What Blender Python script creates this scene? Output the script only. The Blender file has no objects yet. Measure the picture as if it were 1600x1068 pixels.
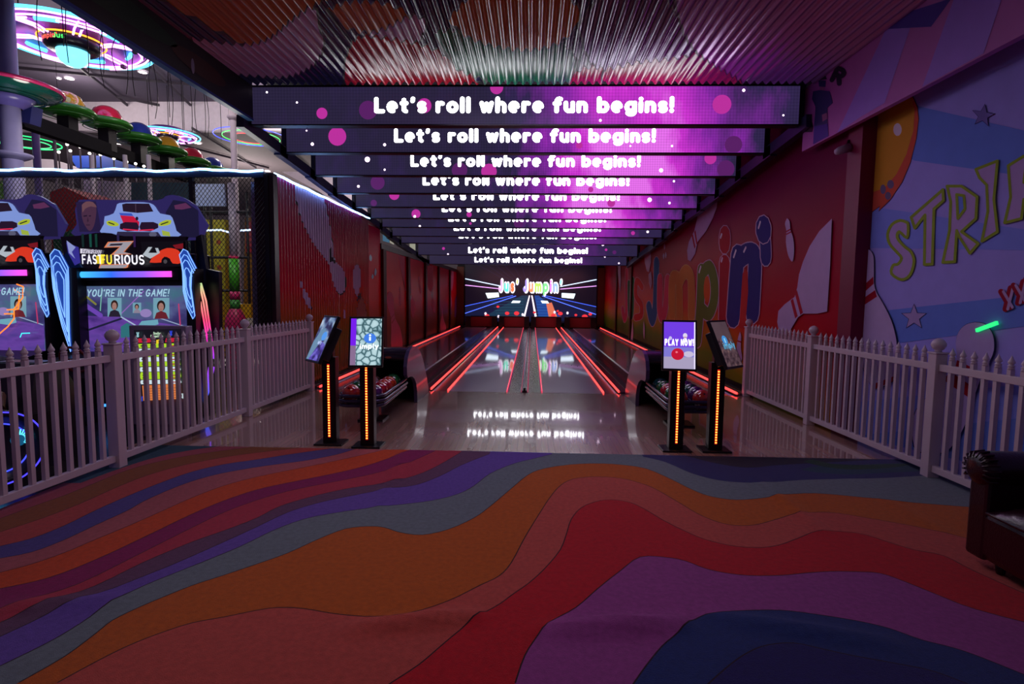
import bpy, math, random
import numpy as np
from math import sin, cos, pi, radians, sqrt, atan2
from mathutils import Vector, Matrix
from mathutils.geometry import delaunay_2d_cdt
random.seed(7)
SC = bpy.context.scene
# ---------------------------------------------------------------- camera
F, H = 870.0, 1.6
YAW, PITCH, ROLL = radians(-1.983), radians(-4.817), radians(0.6)
_f = Vector((sin(YAW)*cos(PITCH), cos(YAW)*cos(PITCH), sin(PITCH)))
_r0 = _f.cross(Vector((0, 0, 1))).normalized(); _u0 = _r0.cross(_f)
_r = cos(ROLL)*_r0 + sin(ROLL)*_u0; _u = -sin(ROLL)*_r0 + cos(ROLL)*_u0
cam = bpy.data.cameras.new('camera'); camo = bpy.data.objects.new('camera', cam)
SC.collection.objects.link(camo)
camo.matrix_world = Matrix(((_r.x, _u.x, -_f.x, 0), (_r.y, _u.y, -_f.y, 0), (_r.z, _u.z, -_f.z, H), (0, 0, 0, 1)))
cam.sensor_width = 36; cam.lens = F/1600*36; cam.clip_end = 300; cam.clip_start = .05
SC.camera = camo
# ---------------------------------------------------------------- world, exposure
SC.view_settings.view_transform = 'Standard'; SC.view_settings.look = 'None'
SC.view_settings.gamma = 1; SC.view_settings.exposure = 0; SC.view_settings.use_curve_mapping = False
w = bpy.data.worlds.new('room_ambience'); SC.world = w; w.use_nodes = True
w.node_tree.nodes['Background'].inputs[0].default_value = (.42, .25, .52, 1)
w.node_tree.nodes['Background'].inputs[1].default_value = .125
SC.cycles.use_denoising = True
SC.cycles.max_bounces = 6; SC.cycles.diffuse_bounces = 3; SC.cycles.glossy_bounces = 4
SC.cycles.caustics_reflective = False; SC.cycles.sample_clamp_indirect = 4
def lamp(name, kind, loc, power, col, size=.5, rot=(0, 0, 0), sizey=None, blend=None, angle=None):
    l = bpy.data.lights.new(name, kind); l.energy = power; l.color = col
    if kind == 'AREA':
        l.size = size
        if sizey: l.shape = 'RECTANGLE'; l.size_y = sizey
    else: l.shadow_soft_size = size
    if angle: l.spot_size = radians(angle); l.spot_blend = .6
    o = bpy.data.objects.new(name, l); SC.collection.objects.link(o); o.location = loc; o.rotation_euler = rot
    return o
# hall lights: stand in for the hall downlights, extras added to brighten ceiling and bulkhead
for (x, y, z, e) in ((-8, 13.5, 7.6, 190), (-15, 17, 7.0, 420), (-9, 23, 7.6, 420), (-16, 31, 6.5, 700), (-13, 37, 6.5, 600), (-5.5, 18, 5.5, 60), (-11, 22, 8.9, 200), (-18, 22, 8.9, 150)):
    lamp('hall_fill_lamp', 'POINT', (x, y, z), e, (1, .9, .84), .6)
lamp('hall_fill_lamp', 'POINT', (-5.3, 10.2, 3.2), 55, (1, .93, .85), .4); lamp('hall_fill_lamp', 'POINT', (-8.5, 10.0, 4.4), 70, (1, .93, .85), .4)  # two fills added to brighten the playground behind the net
lamp('hall_fill_lamp', 'AREA', (-8.5, 4.5, 6.2), 60, (.62, .55, 1.0), 1.5, rot=(0, radians(35), 0))
lamp('lounge_fill', 'AREA', (-.8, 3.4, 4.1), 27, (.98, .76, .84), 1.6)  # added fill over the carpet, no fixture there
lamp('approach_fill', 'AREA', (0, 6.6, 4.1), 26, (.76, .6, 1.0), 2.5, sizey=.6)  # violet fill added above the approach, source unseen
lamp('pin_deck_fill', 'AREA', (0, 26.2, 2.6), 26, (1, .3, .35), 5.5, rot=(radians(40), 0, 0), sizey=.3)  # red fill added to brighten the pinsetter curtains
# ---------------------------------------------------------------- pixel of the survey -> point on a real plane
def _ray(px, py): return _f + _r*((px-800)/F) + _u*((534-py)/F)
def pX(px, py, x): d = _ray(px, py); return Vector((0, 0, H)) + d*(x/d.x)
def pY(px, py, y): d = _ray(px, py); return Vector((0, 0, H)) + d*(y/d.y)
def pZ(px, py, z=0.): d = _ray(px, py); return Vector((0, 0, H)) + d*((z-H)/d.z)
# ---------------------------------------------------------------- materials
MC = {}
def srgb(r, g, b):
    f = lambda c: (c/255)/12.92 if c/255 <= .04045 else ((c/255+.055)/1.055)**2.4
    return (f(r), f(g), f(b))
def newmat(name):
    m = bpy.data.materials.new(name); m.use_nodes = True; nt = m.node_tree
    return m, nt, nt.nodes['Principled BSDF']
def nod(nt, t, **k):
    n = nt.nodes.new(t)
    for a, b in k.items(): setattr(n, a, b)
    return n
def M(name, col=(.5, .5, .5), rough=.5, metal=0., noise=.12, scale=6., coat=0., bump=0., bscale=60.):
    if name in MC: return MC[name]
    m, nt, b = newmat(name)
    tc = nod(nt, 'ShaderNodeTexCoord'); nz = nod(nt, 'ShaderNodeTexNoise'); nz.inputs['Scale'].default_value = scale
    nz.inputs['Detail'].default_value = 4
    nt.links.new(tc.outputs['Object'], nz.inputs['Vector'])
    mx = nod(nt, 'ShaderNodeMix', data_type='RGBA')
    mx.inputs['A'].default_value = (*[c*(1-noise) for c in col], 1); mx.inputs['B'].default_value = (*[min(1, c*(1+noise)) for c in col], 1)
    nt.links.new(nz.outputs['Fac'], mx.inputs['Factor']); nt.links.new(mx.outputs['Result'], b.inputs['Base Color'])
    b.inputs['Roughness'].default_value = rough; b.inputs['Metallic'].default_value = metal
    b.inputs['Coat Weight'].default_value = coat; b.inputs['Coat Roughness'].default_value = .05
    if bump:
        n2 = nod(nt, 'ShaderNodeTexNoise'); n2.inputs['Scale'].default_value = bscale; n2.inputs['Detail'].default_value = 3
        nt.links.new(tc.outputs['Object'], n2.inputs['Vector'])
        bp = nod(nt, 'ShaderNodeBump'); bp.inputs['Strength'].default_value = bump; bp.inputs['Distance'].default_value = .01
        nt.links.new(n2.outputs['Fac'], bp.inputs['Height']); nt.links.new(bp.outputs['Normal'], b.inputs['Normal'])
    MC[name] = m; return m
def EM(name, col, s=1.):
    """something that gives off light: LED, neon, lit screen"""
    if name in MC: return MC[name]
    m, nt, b = newmat(name)
    b.inputs['Base Color'].default_value = (.02, .02, .02, 1); b.inputs['Roughness'].default_value = .4
    b.inputs['Emission Color'].default_value = (*col, 1); b.inputs['Emission Strength'].default_value = s
    MC[name] = m; return m
def E8(r, g, b, s=1.): return EM('glow_%d_%d_%d_%s' % (r, g, b, s), srgb(r, g, b), s)
def P8(r, g, b, rough=.6, noise=.08, spec=.5, **k):
    m = M('paint_%d_%d_%d_%s' % (r, g, b, rough), srgb(r, g, b), rough, noise=noise, **k); m.node_tree.nodes['Principled BSDF'].inputs['Specular IOR Level'].default_value = spec; return m
def ramp(nt, stops, interp='LINEAR'):
    r = nod(nt, 'ShaderNodeValToRGB'); e = r.color_ramp; e.interpolation = interp
    while len(e.elements) < len(stops): e.elements.new(.5)
    for i, (p, c) in enumerate(stops): e.elements[i].position = p; e.elements[i].color = (*c, 1)
    return r
def mural_mat(name, stops, zmax, wob=.35, rough=.45, sx=.35, near=0, spec=.04):
    """sprayed mural ground: colour changes with height, soft clouds"""
    if name in MC: return MC[name]
    m, nt, b = newmat(name); g = nod(nt, 'ShaderNodeNewGeometry'); s = nod(nt, 'ShaderNodeSeparateXYZ')
    nt.links.new(g.outputs['Position'], s.inputs[0])
    nz = nod(nt, 'ShaderNodeTexNoise'); nz.inputs['Scale'].default_value = sx; nz.inputs['Detail'].default_value = 3
    nt.links.new(g.outputs['Position'], nz.inputs['Vector'])
    a = nod(nt, 'ShaderNodeMath', operation='MULTIPLY_ADD'); a.inputs[1].default_value = wob*2; a.inputs[2].default_value = -wob
    nt.links.new(nz.outputs['Fac'], a.inputs[0])
    d = nod(nt, 'ShaderNodeMath', operation='MULTIPLY'); d.inputs[1].default_value = 1/zmax; nt.links.new(s.outputs['Z'], d.inputs[0])
    e = nod(nt, 'ShaderNodeMath', operation='ADD'); nt.links.new(a.outputs[0], e.inputs[0]); nt.links.new(d.outputs[0], e.inputs[1])
    mr = nod(nt, 'ShaderNodeMapRange'); mr.inputs['From Min'].default_value = 11; mr.inputs['From Max'].default_value = 6; mr.inputs['To Max'].default_value = near
    nt.links.new(s.outputs['Y'], mr.inputs['Value']); e2 = nod(nt, 'ShaderNodeMath', operation='ADD'); nt.links.new(e.outputs[0], e2.inputs[0]); nt.links.new(mr.outputs[0], e2.inputs[1])
    r = ramp(nt, stops); nt.links.new(e2.outputs[0], r.inputs['Fac']); nt.links.new(r.outputs['Color'], b.inputs['Base Color'])
    b.inputs['Roughness'].default_value = rough; b.inputs['Specular IOR Level'].default_value = spec; MC[name] = m; return m
def led_mat(name, bright, seed):
    """picture shown on an LED banner: dark violet space with a magenta nebula, LED pixel rows"""
    m, nt, b = newmat(name); tc = nod(nt, 'ShaderNodeTexCoord'); s = nod(nt, 'ShaderNodeSeparateXYZ')
    nt.links.new(tc.outputs['Object'], s.inputs[0])
    def math_(op, a, bb=None, c=None):
        n = nod(nt, 'ShaderNodeMath', operation=op)
        for i, v in enumerate((a, bb, c)):
            if v is None: continue
            if isinstance(v, (int, float)): n.inputs[i].default_value = v
            else: nt.links.new(v, n.inputs[i])
        return n.outputs[0]
    mp = nod(nt, 'ShaderNodeMapping'); mp.inputs['Location'].default_value = (seed*.13, 0, seed*.7); mp.inputs['Rotation'].default_value = (0, radians(28), 0)
    mp.inputs['Scale'].default_value = (1.3, 1, .55)
    nt.links.new(tc.outputs['Object'], mp.inputs[0])
    nz = nod(nt, 'ShaderNodeTexNoise'); nz.inputs['Scale'].default_value = 1.5; nz.inputs['Detail'].default_value = 5; nz.inputs['Roughness'].default_value = .6
    nt.links.new(mp.outputs[0], nz.inputs['Vector'])
    # nebula centred right of the middle, slanting
    xs = math_('ADD', s.outputs['X'], math_('MULTIPLY', s.outputs['Z'], .5))
    dx = math_('DIVIDE', math_('SUBTRACT', xs, 1.75), 1.25)
    gauss = math_('POWER', 2.718, math_('MULTIPLY', math_('MULTIPLY', dx, dx), -1))
    fac = math_('MULTIPLY', math_('ADD', math_('MULTIPLY', gauss, 1.15), math_('MULTIPLY', math_('SUBTRACT', nz.outputs['Fac'], .5), 1.3)), bright)
    tail = math_('MULTIPLY', math_('GREATER_THAN', s.outputs['X'], -.2), .16*bright)
    fac2 = math_('ADD', fac, tail)
    r = ramp(nt, [(0, srgb(40, 34, 60)), (.2, srgb(48, 36, 76)), (.5, srgb(128, 40, 158)), (.8, srgb(200, 52, 204)), (1, srgb(226, 110, 232))])
    nt.links.new(fac2, r.inputs['Fac'])
    # LED pixel pitch
    px = math_('SINE', math_('MULTIPLY', s.outputs['X'], 2*pi/.04)); pz = math_('SINE', math_('MULTIPLY', s.outputs['Z'], 2*pi/.04))
    g = math_('MULTIPLY_ADD', math_('ADD', px, pz), .09, 1.0)
    b.inputs['Base Color'].default_value = (.01, .01, .012, 1); b.inputs['Roughness'].default_value = .6
    nt.links.new(r.outputs['Color'], b.inputs['Emission Color']); nt.links.new(g, b.inputs['Emission Strength'])
    return m
def noise_screen(name, cols, scale, kind='NOISE', s=1., detail=4., mapping=None):
    if name in MC: return MC[name]
    m, nt, b = newmat(name); tc = nod(nt, 'ShaderNodeTexCoord'); mp = nod(nt, 'ShaderNodeMapping')
    if mapping: mp.inputs['Scale'].default_value = mapping
    nt.links.new(tc.outputs['Object'], mp.inputs[0])
    if kind == 'VORONOI':
        t = nod(nt, 'ShaderNodeTexVoronoi', feature='DISTANCE_TO_EDGE'); out = 'Distance'
    else:
        t = nod(nt, 'ShaderNodeTexNoise'); t.inputs['Detail'].default_value = detail; out = 'Fac'
    t.inputs['Scale'].default_value = scale; nt.links.new(mp.outputs[0], t.inputs['Vector'])
    r = ramp(nt, cols); nt.links.new(t.outputs[out], r.inputs['Fac'])
    b.inputs['Base Color'].default_value = (.02, .02, .02, 1); b.inputs['Roughness'].default_value = .3
    nt.links.new(r.outputs['Color'], b.inputs['Emission Color']); b.inputs['Emission Strength'].default_value = s
    MC[name] = m; return m
def grad_emit(name, axis, a, bnd, stops, s):
    """light tube or screen whose shown colour runs along one axis (a LED picture)"""
    m, nt, b = newmat(name); g = nod(nt, 'ShaderNodeNewGeometry'); sp = nod(nt, 'ShaderNodeSeparateXYZ')
    nt.links.new(g.outputs['Position'], sp.inputs[0]); mr = nod(nt, 'ShaderNodeMapRange')
    mr.inputs['From Min'].default_value = a; mr.inputs['From Max'].default_value = bnd
    nt.links.new(sp.outputs[axis], mr.inputs['Value']); r = ramp(nt, stops); nt.links.new(mr.outputs[0], r.inputs['Fac'])
    b.inputs['Base Color'].default_value = (.02, .02, .02, 1)
    nt.links.new(r.outputs['Color'], b.inputs['Emission Color']); b.inputs['Emission Strength'].default_value = s
    return m
def wood_mat(name, c1, c2, plank, rough):
    m, nt, b = newmat(name); g = nod(nt, 'ShaderNodeNewGeometry'); mp = nod(nt, 'ShaderNodeMapping')
    mp.inputs['Rotation'].default_value = (0, 0, pi/2)
    nt.links.new(g.outputs['Position'], mp.inputs[0])
    br = nod(nt, 'ShaderNodeTexBrick'); br.inputs['Scale'].default_value = 1; br.inputs['Brick Width'].default_value = 1.4
    br.inputs['Row Height'].default_value = plank; br.inputs['Mortar Size'].default_value = .0012
    br.inputs['Color1'].default_value = (*c1, 1); br.inputs['Color2'].default_value = (*c2, 1); br.inputs['Mortar'].default_value = (*[c*.5 for c in c1], 1)
    nt.links.new(mp.outputs[0], br.inputs['Vector'])
    nz = nod(nt, 'ShaderNodeTexNoise'); nz.inputs['Scale'].default_value = 3; nz.inputs['Detail'].default_value = 6
    mp2 = nod(nt, 'ShaderNodeMapping'); mp2.inputs['Scale'].default_value = (14, 1, 1); nt.links.new(g.outputs['Position'], mp2.inputs[0]); nt.links.new(mp2.outputs[0], nz.inputs['Vector'])
    mx = nod(nt, 'ShaderNodeMix', data_type='RGBA', blend_type='MULTIPLY'); mx.inputs['Factor'].default_value = .35
    nt.links.new(br.outputs['Color'], mx.inputs['A']); nt.links.new(nz.outputs['Color'], mx.inputs['B'])
    nt.links.new(mx.outputs['Result'], b.inputs['Base Color']); b.inputs['Roughness'].default_value = rough
    b.inputs['Coat Weight'].default_value = 1; b.inputs['Coat Roughness'].default_value = .045; b.inputs['Specular IOR Level'].default_value = .55
    return m
def spec(m, v): m.node_tree.nodes['Principled BSDF'].inputs['Specular IOR Level'].default_value = v; return m
BLACK = M('black_metal', (.012, .011, .014), .35, .3); DARK = M('dark_plastic', (.02, .018, .024), .4)
WHITEP = M('white_fence_paint', srgb(205, 190, 200), .4, noise=.05)
# ---------------------------------------------------------------- mesh builder
class MB:
    def __init__(s, T=None): s.v = []; s.f = []; s.m = []; s.s = []; s.T = T
    def add(s, vs, fs, m=0, sm=False):
        k = len(s.v)
        if s.T is not None: vs = [s.T @ Vector(v) for v in vs]
        s.v += [tuple(v) for v in vs]
        for f in fs: s.f.append([k+i for i in f]); s.m.append(m); s.s.append(sm)
        return s
    def box(s, x0, x1, y0, y1, z0, z1, m=0):
        vs = [(x, y, z) for z in (z0, z1) for y in (y0, y1) for x in (x0, x1)]
        return s.add(vs, [(0, 2, 3, 1), (4, 5, 7, 6), (0, 1, 5, 4), (2, 6, 7, 3), (0, 4, 6, 2), (1, 3, 7, 5)], m)
    def bar(s, p, q, wd, ht, m=0, up=(0, 0, 1)):
        p = Vector(p); q = Vector(q); d = (q-p).normalized(); up = Vector(up)
        if abs(d.dot(up)) > .98: up = Vector((0, 1, 0))
        a = d.cross(up).normalized()*wd/2; b = a.cross(d).normalized()*ht/2
        vs = [c+i*a+j*b for c in (p, q) for i, j in ((-1, -1), (1, -1), (1, 1), (-1, 1))]
        return s.add(vs, [(0, 3, 2, 1), (4, 5, 6, 7), (0, 1, 5, 4), (1, 2, 6, 5), (2, 3, 7, 6), (3, 0, 4, 7)], m)
    def tube(s, pts, r, n=8, m=0, closed=False, sm=True):
        pts = [Vector(p) for p in pts]; N = len(pts); rs = r if isinstance(r, (list, tuple)) else [r]*N
        vs = []; up = None
        for i, p in enumerate(pts):
            if closed: d = (pts[(i+1) % N]-pts[i-1])
            else: d = pts[min(i+1, N-1)]-pts[max(i-1, 0)]
            d = d.normalized() if d.length > 1e-9 else Vector((0, 0, 1))
            if up is None: up = Vector((0, 0, 1)) if abs(d.z) < .9 else Vector((1, 0, 0))
            a = d.cross(up); a = a.normalized() if a.length > 1e-6 else Vector((1, 0, 0)); b = a.cross(d).normalized(); up = b
            vs += [p+rs[i]*(cos(2*pi*k/n)*a+sin(2*pi*k/n)*b) for k in range(n)]
        fs = []
        for i in range(N if closed else N-1):
            j = (i+1) % N
            for k in range(n): fs.append((i*n+k, i*n+(k+1) % n, j*n+(k+1) % n, j*n+k))
        s.add(vs, fs, m, sm)
        if not closed:
            s.add(vs[:n], [tuple(range(n))[::-1]], m); s.add(vs[-n:], [tuple(range(n))], m)
        return s
    def lathe(s, prof, c=(0, 0, 0), n=32, m=0, sm=True, ax=None, arc=2*pi):
        """prof: (radius, height) list; ax: optional matrix"""
        c = Vector(c); N = len(prof); vs = []; full = abs(arc-2*pi) < 1e-6; nn = n if full else n+1
        for (r, z) in prof:
            for k in range(nn):
                v = Vector((r*cos(arc*k/n), r*sin(arc*k/n), z)); vs.append(c+(ax @ v if ax else v))
        fs = []
        for i in range(N-1):
            for k in range(n):
                a, b = k, (k+1) % nn; fs.append((i*nn+a, i*nn+b, (i+1)*nn+b, (i+1)*nn+a))
        return s.add(vs, fs, m, sm)
    def ball(s, c, r, m=0, n=20, k=12):
        return s.lathe([(r*sin(pi*i/k)+1e-5, -r*cos(pi*i/k)) for i in range(k+1)], c, n, m)
    def poly(s, pts, m=0): return s.add(pts, [tuple(range(len(pts)))], m)
    def slab(s, pts, off, m=0, me=None):
        """closed slab: polygon pts + pts shifted by off"""
        n = len(pts); off = Vector(off); pts = [Vector(p) for p in pts]
        s.add(pts+[p+off for p in pts], [tuple(range(n)), tuple(range(2*n-1, n-1, -1))], m)
        return s.add(pts+[p+off for p in pts], [(i, n+i, n+(i+1) % n, (i+1) % n) for i in range(n)], m if me is None else me)
    def build(s, name, mats, parent=None, kind=None, bevel=0, label=None):
        org = WO[parent.name] if parent is not None else None
        vs = np.array(s.v)
        if org is None:
            lo, hi = vs.min(0), vs.max(0); org = Vector(((lo[0]+hi[0])/2, (lo[1]+hi[1])/2, lo[2])); own = True
        else: own = False
        vs = vs-np.array(org)
        me = bpy.data.meshes.new(name); me.from_pydata(vs.tolist(), [], s.f)
        if not isinstance(mats, (list, tuple)): mats = [mats]
        for m in mats: me.materials.append(m)
        me.polygons.foreach_set('material_index', s.m); me.polygons.foreach_set('use_smooth', s.s); me.update()
        o = bpy.data.objects.new(name, me); SC.collection.objects.link(o)
        if own: o.location = org
        else: o.parent = parent
        WO[o.name] = Vector(org)
        if kind: o['kind'] = kind
        if label: o['label'] = label
        if bevel:
            md = o.modifiers.new('bevel', 'BEVEL'); md.width = bevel; md.segments = 2; md.limit_method = 'ANGLE'
        return o
WO = {}
def thing(name, label, cat, loc=(0, 0, 0), group=None):
    o = bpy.data.objects.new(name, None); SC.collection.objects.link(o); o.location = loc; o.empty_display_size = .1
    WO[o.name] = Vector(loc); o['label'] = label; o['category'] = cat
    if group: o['group'] = group
    return o
def tag(o, label, cat, group=None):
    o['label'] = label; o['category'] = cat
    if group: o['group'] = group
    return o
# ---------------------------------------------------------------- stroke lettering
def arc(cx, cy, rx, ry, a0, a1, n=9):
    return [(cx+rx*cos(radians(a0+(a1-a0)*i/n)), cy+ry*sin(radians(a0+(a1-a0)*i/n))) for i in range(n+1)]
O_ = arc(.3, .33, .3, .33, 0, 360, 14)
G = {'L': ([[(0, 1), (0, 0), (.5, 0)]], .5), 'e': ([[(0, .36), (.52, .36)]+arc(.27, .34, .27, .33, 5, 285, 12)], .56),
 't': ([[(.16, .92), (.16, .1), (.3, 0)], [(0, .66), (.34, .66)]], .34), "'": ([[(.06, 1.02), (.02, .84)]], .08),
 's': ([arc(.21, .49, .2, .17, 35, 270, 8)+arc(.21, .165, .2, .165, 90, -145, 8)], .42),
 'r': ([[(0, .66), (0, 0)], arc(.24, .38, .24, .28, 180, 60, 5)], .36), 'o': ([O_], .6), 'l': ([[(0, 1.02), (0, 0)]], .0),
 'w': ([[(0, .66), (.18, 0), (.38, .6), (.58, 0), (.76, .66)]], .76), 'h': ([[(0, 1.02), (0, 0)], arc(.26, .38, .26, .28, 180, 0)+[(.52, 0)]], .52),
 'f': ([arc(.3, .8, .2, .2, 60, 180, 5)+[(.1, 0)], [(-.04, .62), (.3, .62)]], .34), 'u': ([[(0, .66)]+arc(.26, .27, .26, .27, 180, 360)+[(.52, .66)], [(.52, .66), (.52, 0)]], .52),
 'n': ([[(0, .66), (0, 0)], arc(.26, .38, .26, .28, 180, 0)+[(.52, 0)]], .52), 'm': ([[(0, .66), (0, 0)], arc(.22, .38, .22, .28, 180, 0)+[(.44, 0)], arc(.66, .38, .22, .28, 180, 0)+[(.88, 0)]], .88),
 'b': ([[(0, 1.02), (0, 0)], O_], .6), 'g': ([O_, [(.6, .66), (.6, -.05)]+arc(.32, -.05, .28, .22, 0, -150, 7)], .6),
 'p': ([[(0, .66), (0, -.3)], O_], .6), 'y': ([[(0, .66), (.27, .05)], [(.54, .66), (.16, -.28)]], .54), 'i': ([[(0, .66), (0, 0)], [(0, .97), (0, .98)]], .0),
 '!': ([[(0, 1.02), (0, .4)], [(0, .02), (0, .03)]], .02), 'a': ([O_, [(.6, .66), (.6, 0)]], .6), 'd': ([O_, [(.6, 1), (.6, 0)]], .6), 'c': ([arc(.3, .33, .3, .33, 45, 315)], .5),
 'k': ([[(0, 1), (0, 0)], [(.45, .66), (0, .25), (.48, 0)]], .48), 'v': ([[(0, .66), (.25, 0), (.5, .66)]], .5), ' ': ([], .22),
 'J': ([[(.42, 1), (.42, .25)]+arc(.21, .25, .21, .25, 0, -170)], .42), 'Y': ([[(0, 1), (.3, .5), (.3, 0)], [(.6, 1), (.3, .5)]], .6), 'O': ([arc(.32, .5, .32, .5, 0, 360, 14)], .64),
 'U': ([[(0, 1)]+arc(.3, .3, .3, .3, 180, 360)+[(.6, 1)]], .6), 'R': ([[(0, 0), (0, 1), (.35, 1)]+arc(.35, .75, .23, .25, 90, -90, 6)+[(0, .5)], [(.3, .5), (.6, 0)]], .6),
 'E': ([[(.5, 1), (0, 1), (0, 0), (.5, 0)], [(0, .5), (.42, .5)]], .5), 'I': ([[(0, 1), (0, 0)]], .0), 'N': ([[(0, 0), (0, 1), (.6, 0), (.6, 1)]], .6), 'T': ([[(0, 1), (.6, 1)], [(.3, 1), (.3, 0)]], .6),
 'H': ([[(0, 1), (0, 0)], [(.6, 1), (.6, 0)], [(0, .5), (.6, .5)]], .6), 'G': ([arc(.32, .5, .32, .5, 45, 345, 12)+[(.64, .45), (.36, .45)]], .64), 'A': ([[(0, 0), (.32, 1), (.64, 0)], [(.12, .36), (.52, .36)]], .64),
 'M': ([[(0, 0), (0, 1), (.36, .3), (.72, 1), (.72, 0)]], .72), 'F': ([[(.5, 1), (0, 1), (0, 0)], [(0, .5), (.42, .5)]], .5), 'S': ([arc(.28, .74, .27, .26, 40, 270, 8)+arc(.28, .24, .27, .24, 90, -140, 8)], .55),
 'P': ([[(0, 0), (0, 1), (.35, 1)]+arc(.35, .75, .23, .25, 90, -90, 6)+[(0, .5)]], .58), 'W': ([[(0, 1), (.2, 0), (.42, .8), (.64, 0), (.84, 1)]], .84), 'C': ([arc(.32, .5, .32, .5, 45, 315, 12)], .55),
 'B': ([[(0, 0), (0, 1), (.3, 1)]+arc(.3, .76, .22, .24, 90, -90, 6)+arc(.3, .26, .26, .26, 90, -90, 6)+[(0, 0)]], .56), 'K': ([[(0, 1), (0, 0)], [(.55, 1), (0, .4), (.6, 0)]], .6),
 'X': ([[(0, 1), (.6, 0)], [(.6, 1), (0, 0)]], .6), '3': ([arc(.25, .75, .25, .25, 140, -90, 8)+arc(.25, .25, .27, .25, 90, -140, 8)], .5), 'D': ([[(0, 0), (0, 1), (.25, 1)]+arc(.25, .5, .35, .5, 90, -90, 8)+[(0, 0)]], .6)}
def capsule(a, b, rx, ry, n=6):
    ax, ay, bx, by = a[0]/rx, a[1]/ry, b[0]/rx, b[1]/ry; t = atan2(by-ay, bx-ax)
    o = [(bx+cos(t-pi/2+pi*i/n), by+sin(t-pi/2+pi*i/n)) for i in range(n+1)]+[(ax+cos(t+pi/2+pi*i/n), ay+sin(t+pi/2+pi*i/n)) for i in range(n+1)]
    return [(x*rx, y*ry) for x, y in o]
def strokes(pl, rx, ry=None, n=6):
    ry = ry or rx; o = []
    for i in range(len(pl)-1): o.append(capsule(pl[i], pl[i+1], rx, ry, n))
    return o
def text2d(t, h, rr, gap=.16, width=None, shear=0, mono=None):
    """-> list of (char index, polygon) in metres, origin at left baseline; rr = stroke half width as share of height"""
    x = 0; L = []
    for i, ch in enumerate(t):
        g, adv = G[ch]
        for pl in g: L.append((i, [(x+rr+px+shear*py, py) for px, py in pl]))
        x += adv+2*rr+(gap if ch != ' ' else 0)
    tot = x-gap; sx = (width/(tot*h) if width else 1)
    out = []
    for i, pl in L:
        for c in strokes(pl, rr): out.append((i, [(a*h*sx, b*h) for a, b in c]))
    return out, tot*h*sx
def put_text(mb, t, place, h, rr, m=0, mats=None, **k):
    out, wd = text2d(t, h, rr, **k)
    for i, c in out: mb.poly([place(a, b) for a, b in c], mats[i % len(mats)] if mats else m)
    return wd
def union2d(polys):
    V = []; E = []
    for p in polys:
        k = len(V); V += [Vector(q) for q in p]; E += [(k+i, k+(i+1) % len(p)) for i in range(len(p))]
    r = delaunay_2d_cdt(V, E, [], 0, 1e-4); vs = np.array([(a.x, a.y) for a in r[0]]); fs = r[2]
    c = np.array([vs[list(f)].mean(0) for f in fs]); ok = np.zeros(len(fs), bool)
    for p in polys: ok |= inpoly(c, p)
    return [[tuple(vs[i]) for i in f] for f, o in zip(fs, ok) if o]
# ---------------------------------------------------------------- painted surfaces cut exactly along the painted outlines
def inpoly(P, poly):
    x, y = P[:, 0], P[:, 1]; r = np.zeros(len(P), bool); n = len(poly)
    for i in range(n):
        x0, y0 = poly[i]; x1, y1 = poly[i-1]
        if y0 == y1: continue
        c = ((y0 > y) != (y1 > y)) & (x < (x1-x0)*(y-y0)/(y1-y0)+x0); r ^= c
    return r
def paint(mb, u0, u1, v0, v1, shapes, fn, ulines=(), vlines=(), pts=(), base=0, smooth=True):
    V = []; E = []
    def addpoly(pl, closed=True):
        k = len(V); V.extend([Vector(p) for p in pl]); n = len(pl)
        for i in range(n if closed else n-1): E.append((k+i, k+(i+1) % n))
    addpoly([(u0, v0), (u1, v0), (u1, v1), (u0, v1)])
    for u in ulines: addpoly([(u, v0), (u, v1)], False)
    for v in vlines: addpoly([(u0, v), (u1, v)], False)
    for sh, _ in shapes:
        pl = [(min(max(a, u0-2), u1+2), min(max(b, v0-2), v1+2)) for a, b in sh]; addpoly(pl)
    V.extend([Vector(p) for p in pts])
    r = delaunay_2d_cdt(V, E, [], 0, 1e-5); vs = np.array([(a.x, a.y) for a in r[0]]); fs = r[2]
    cen = np.array([vs[list(f)].mean(0) for f in fs]); mat = np.full(len(fs), base)
    for sh, m in shapes: mat[inpoly(cen, sh)] = m
    ok = (cen[:, 0] > u0) & (cen[:, 0] < u1) & (cen[:, 1] > v0) & (cen[:, 1] < v1)
    k = len(mb.v); mb.v += [tuple(fn(a, b)) for a, b in vs]
    for f, m, o in zip(fs, mat, ok):
        if o: mb.f.append([k+i for i in f]); mb.m.append(int(m)); mb.s.append(smooth)
# ================================================================ SETTING
XR, XB, XL = 3.66, 3.78, -3.82            # mural wall right, blue wall right, container wall left
YE = 5.56                                 # far edge of the carpet
LY0, LY1 = 9.1, 27.4                      # lanes
FD = M('arcade_floor', (.03, .025, .035), .25, noise=.3)
b = MB(); b.box(-22, XB, -3, 52, -.12, -.02); b.build('floor', FD, kind='structure')
APP = wood_mat('maple_approach', srgb(196, 154, 136), srgb(170, 132, 118), .065, .27)
b = MB(); b.box(-4.15, XB-.01, YE-.25, LY0, -.02, 0); b.build('floor', APP, kind='structure')
b = MB(); b.box(XL, XR, LY0, 28.6, -.12, -.085, 0); b.build('floor', M('lane_underfloor', (.02, .016, .02), .6), kind='structure')
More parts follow.
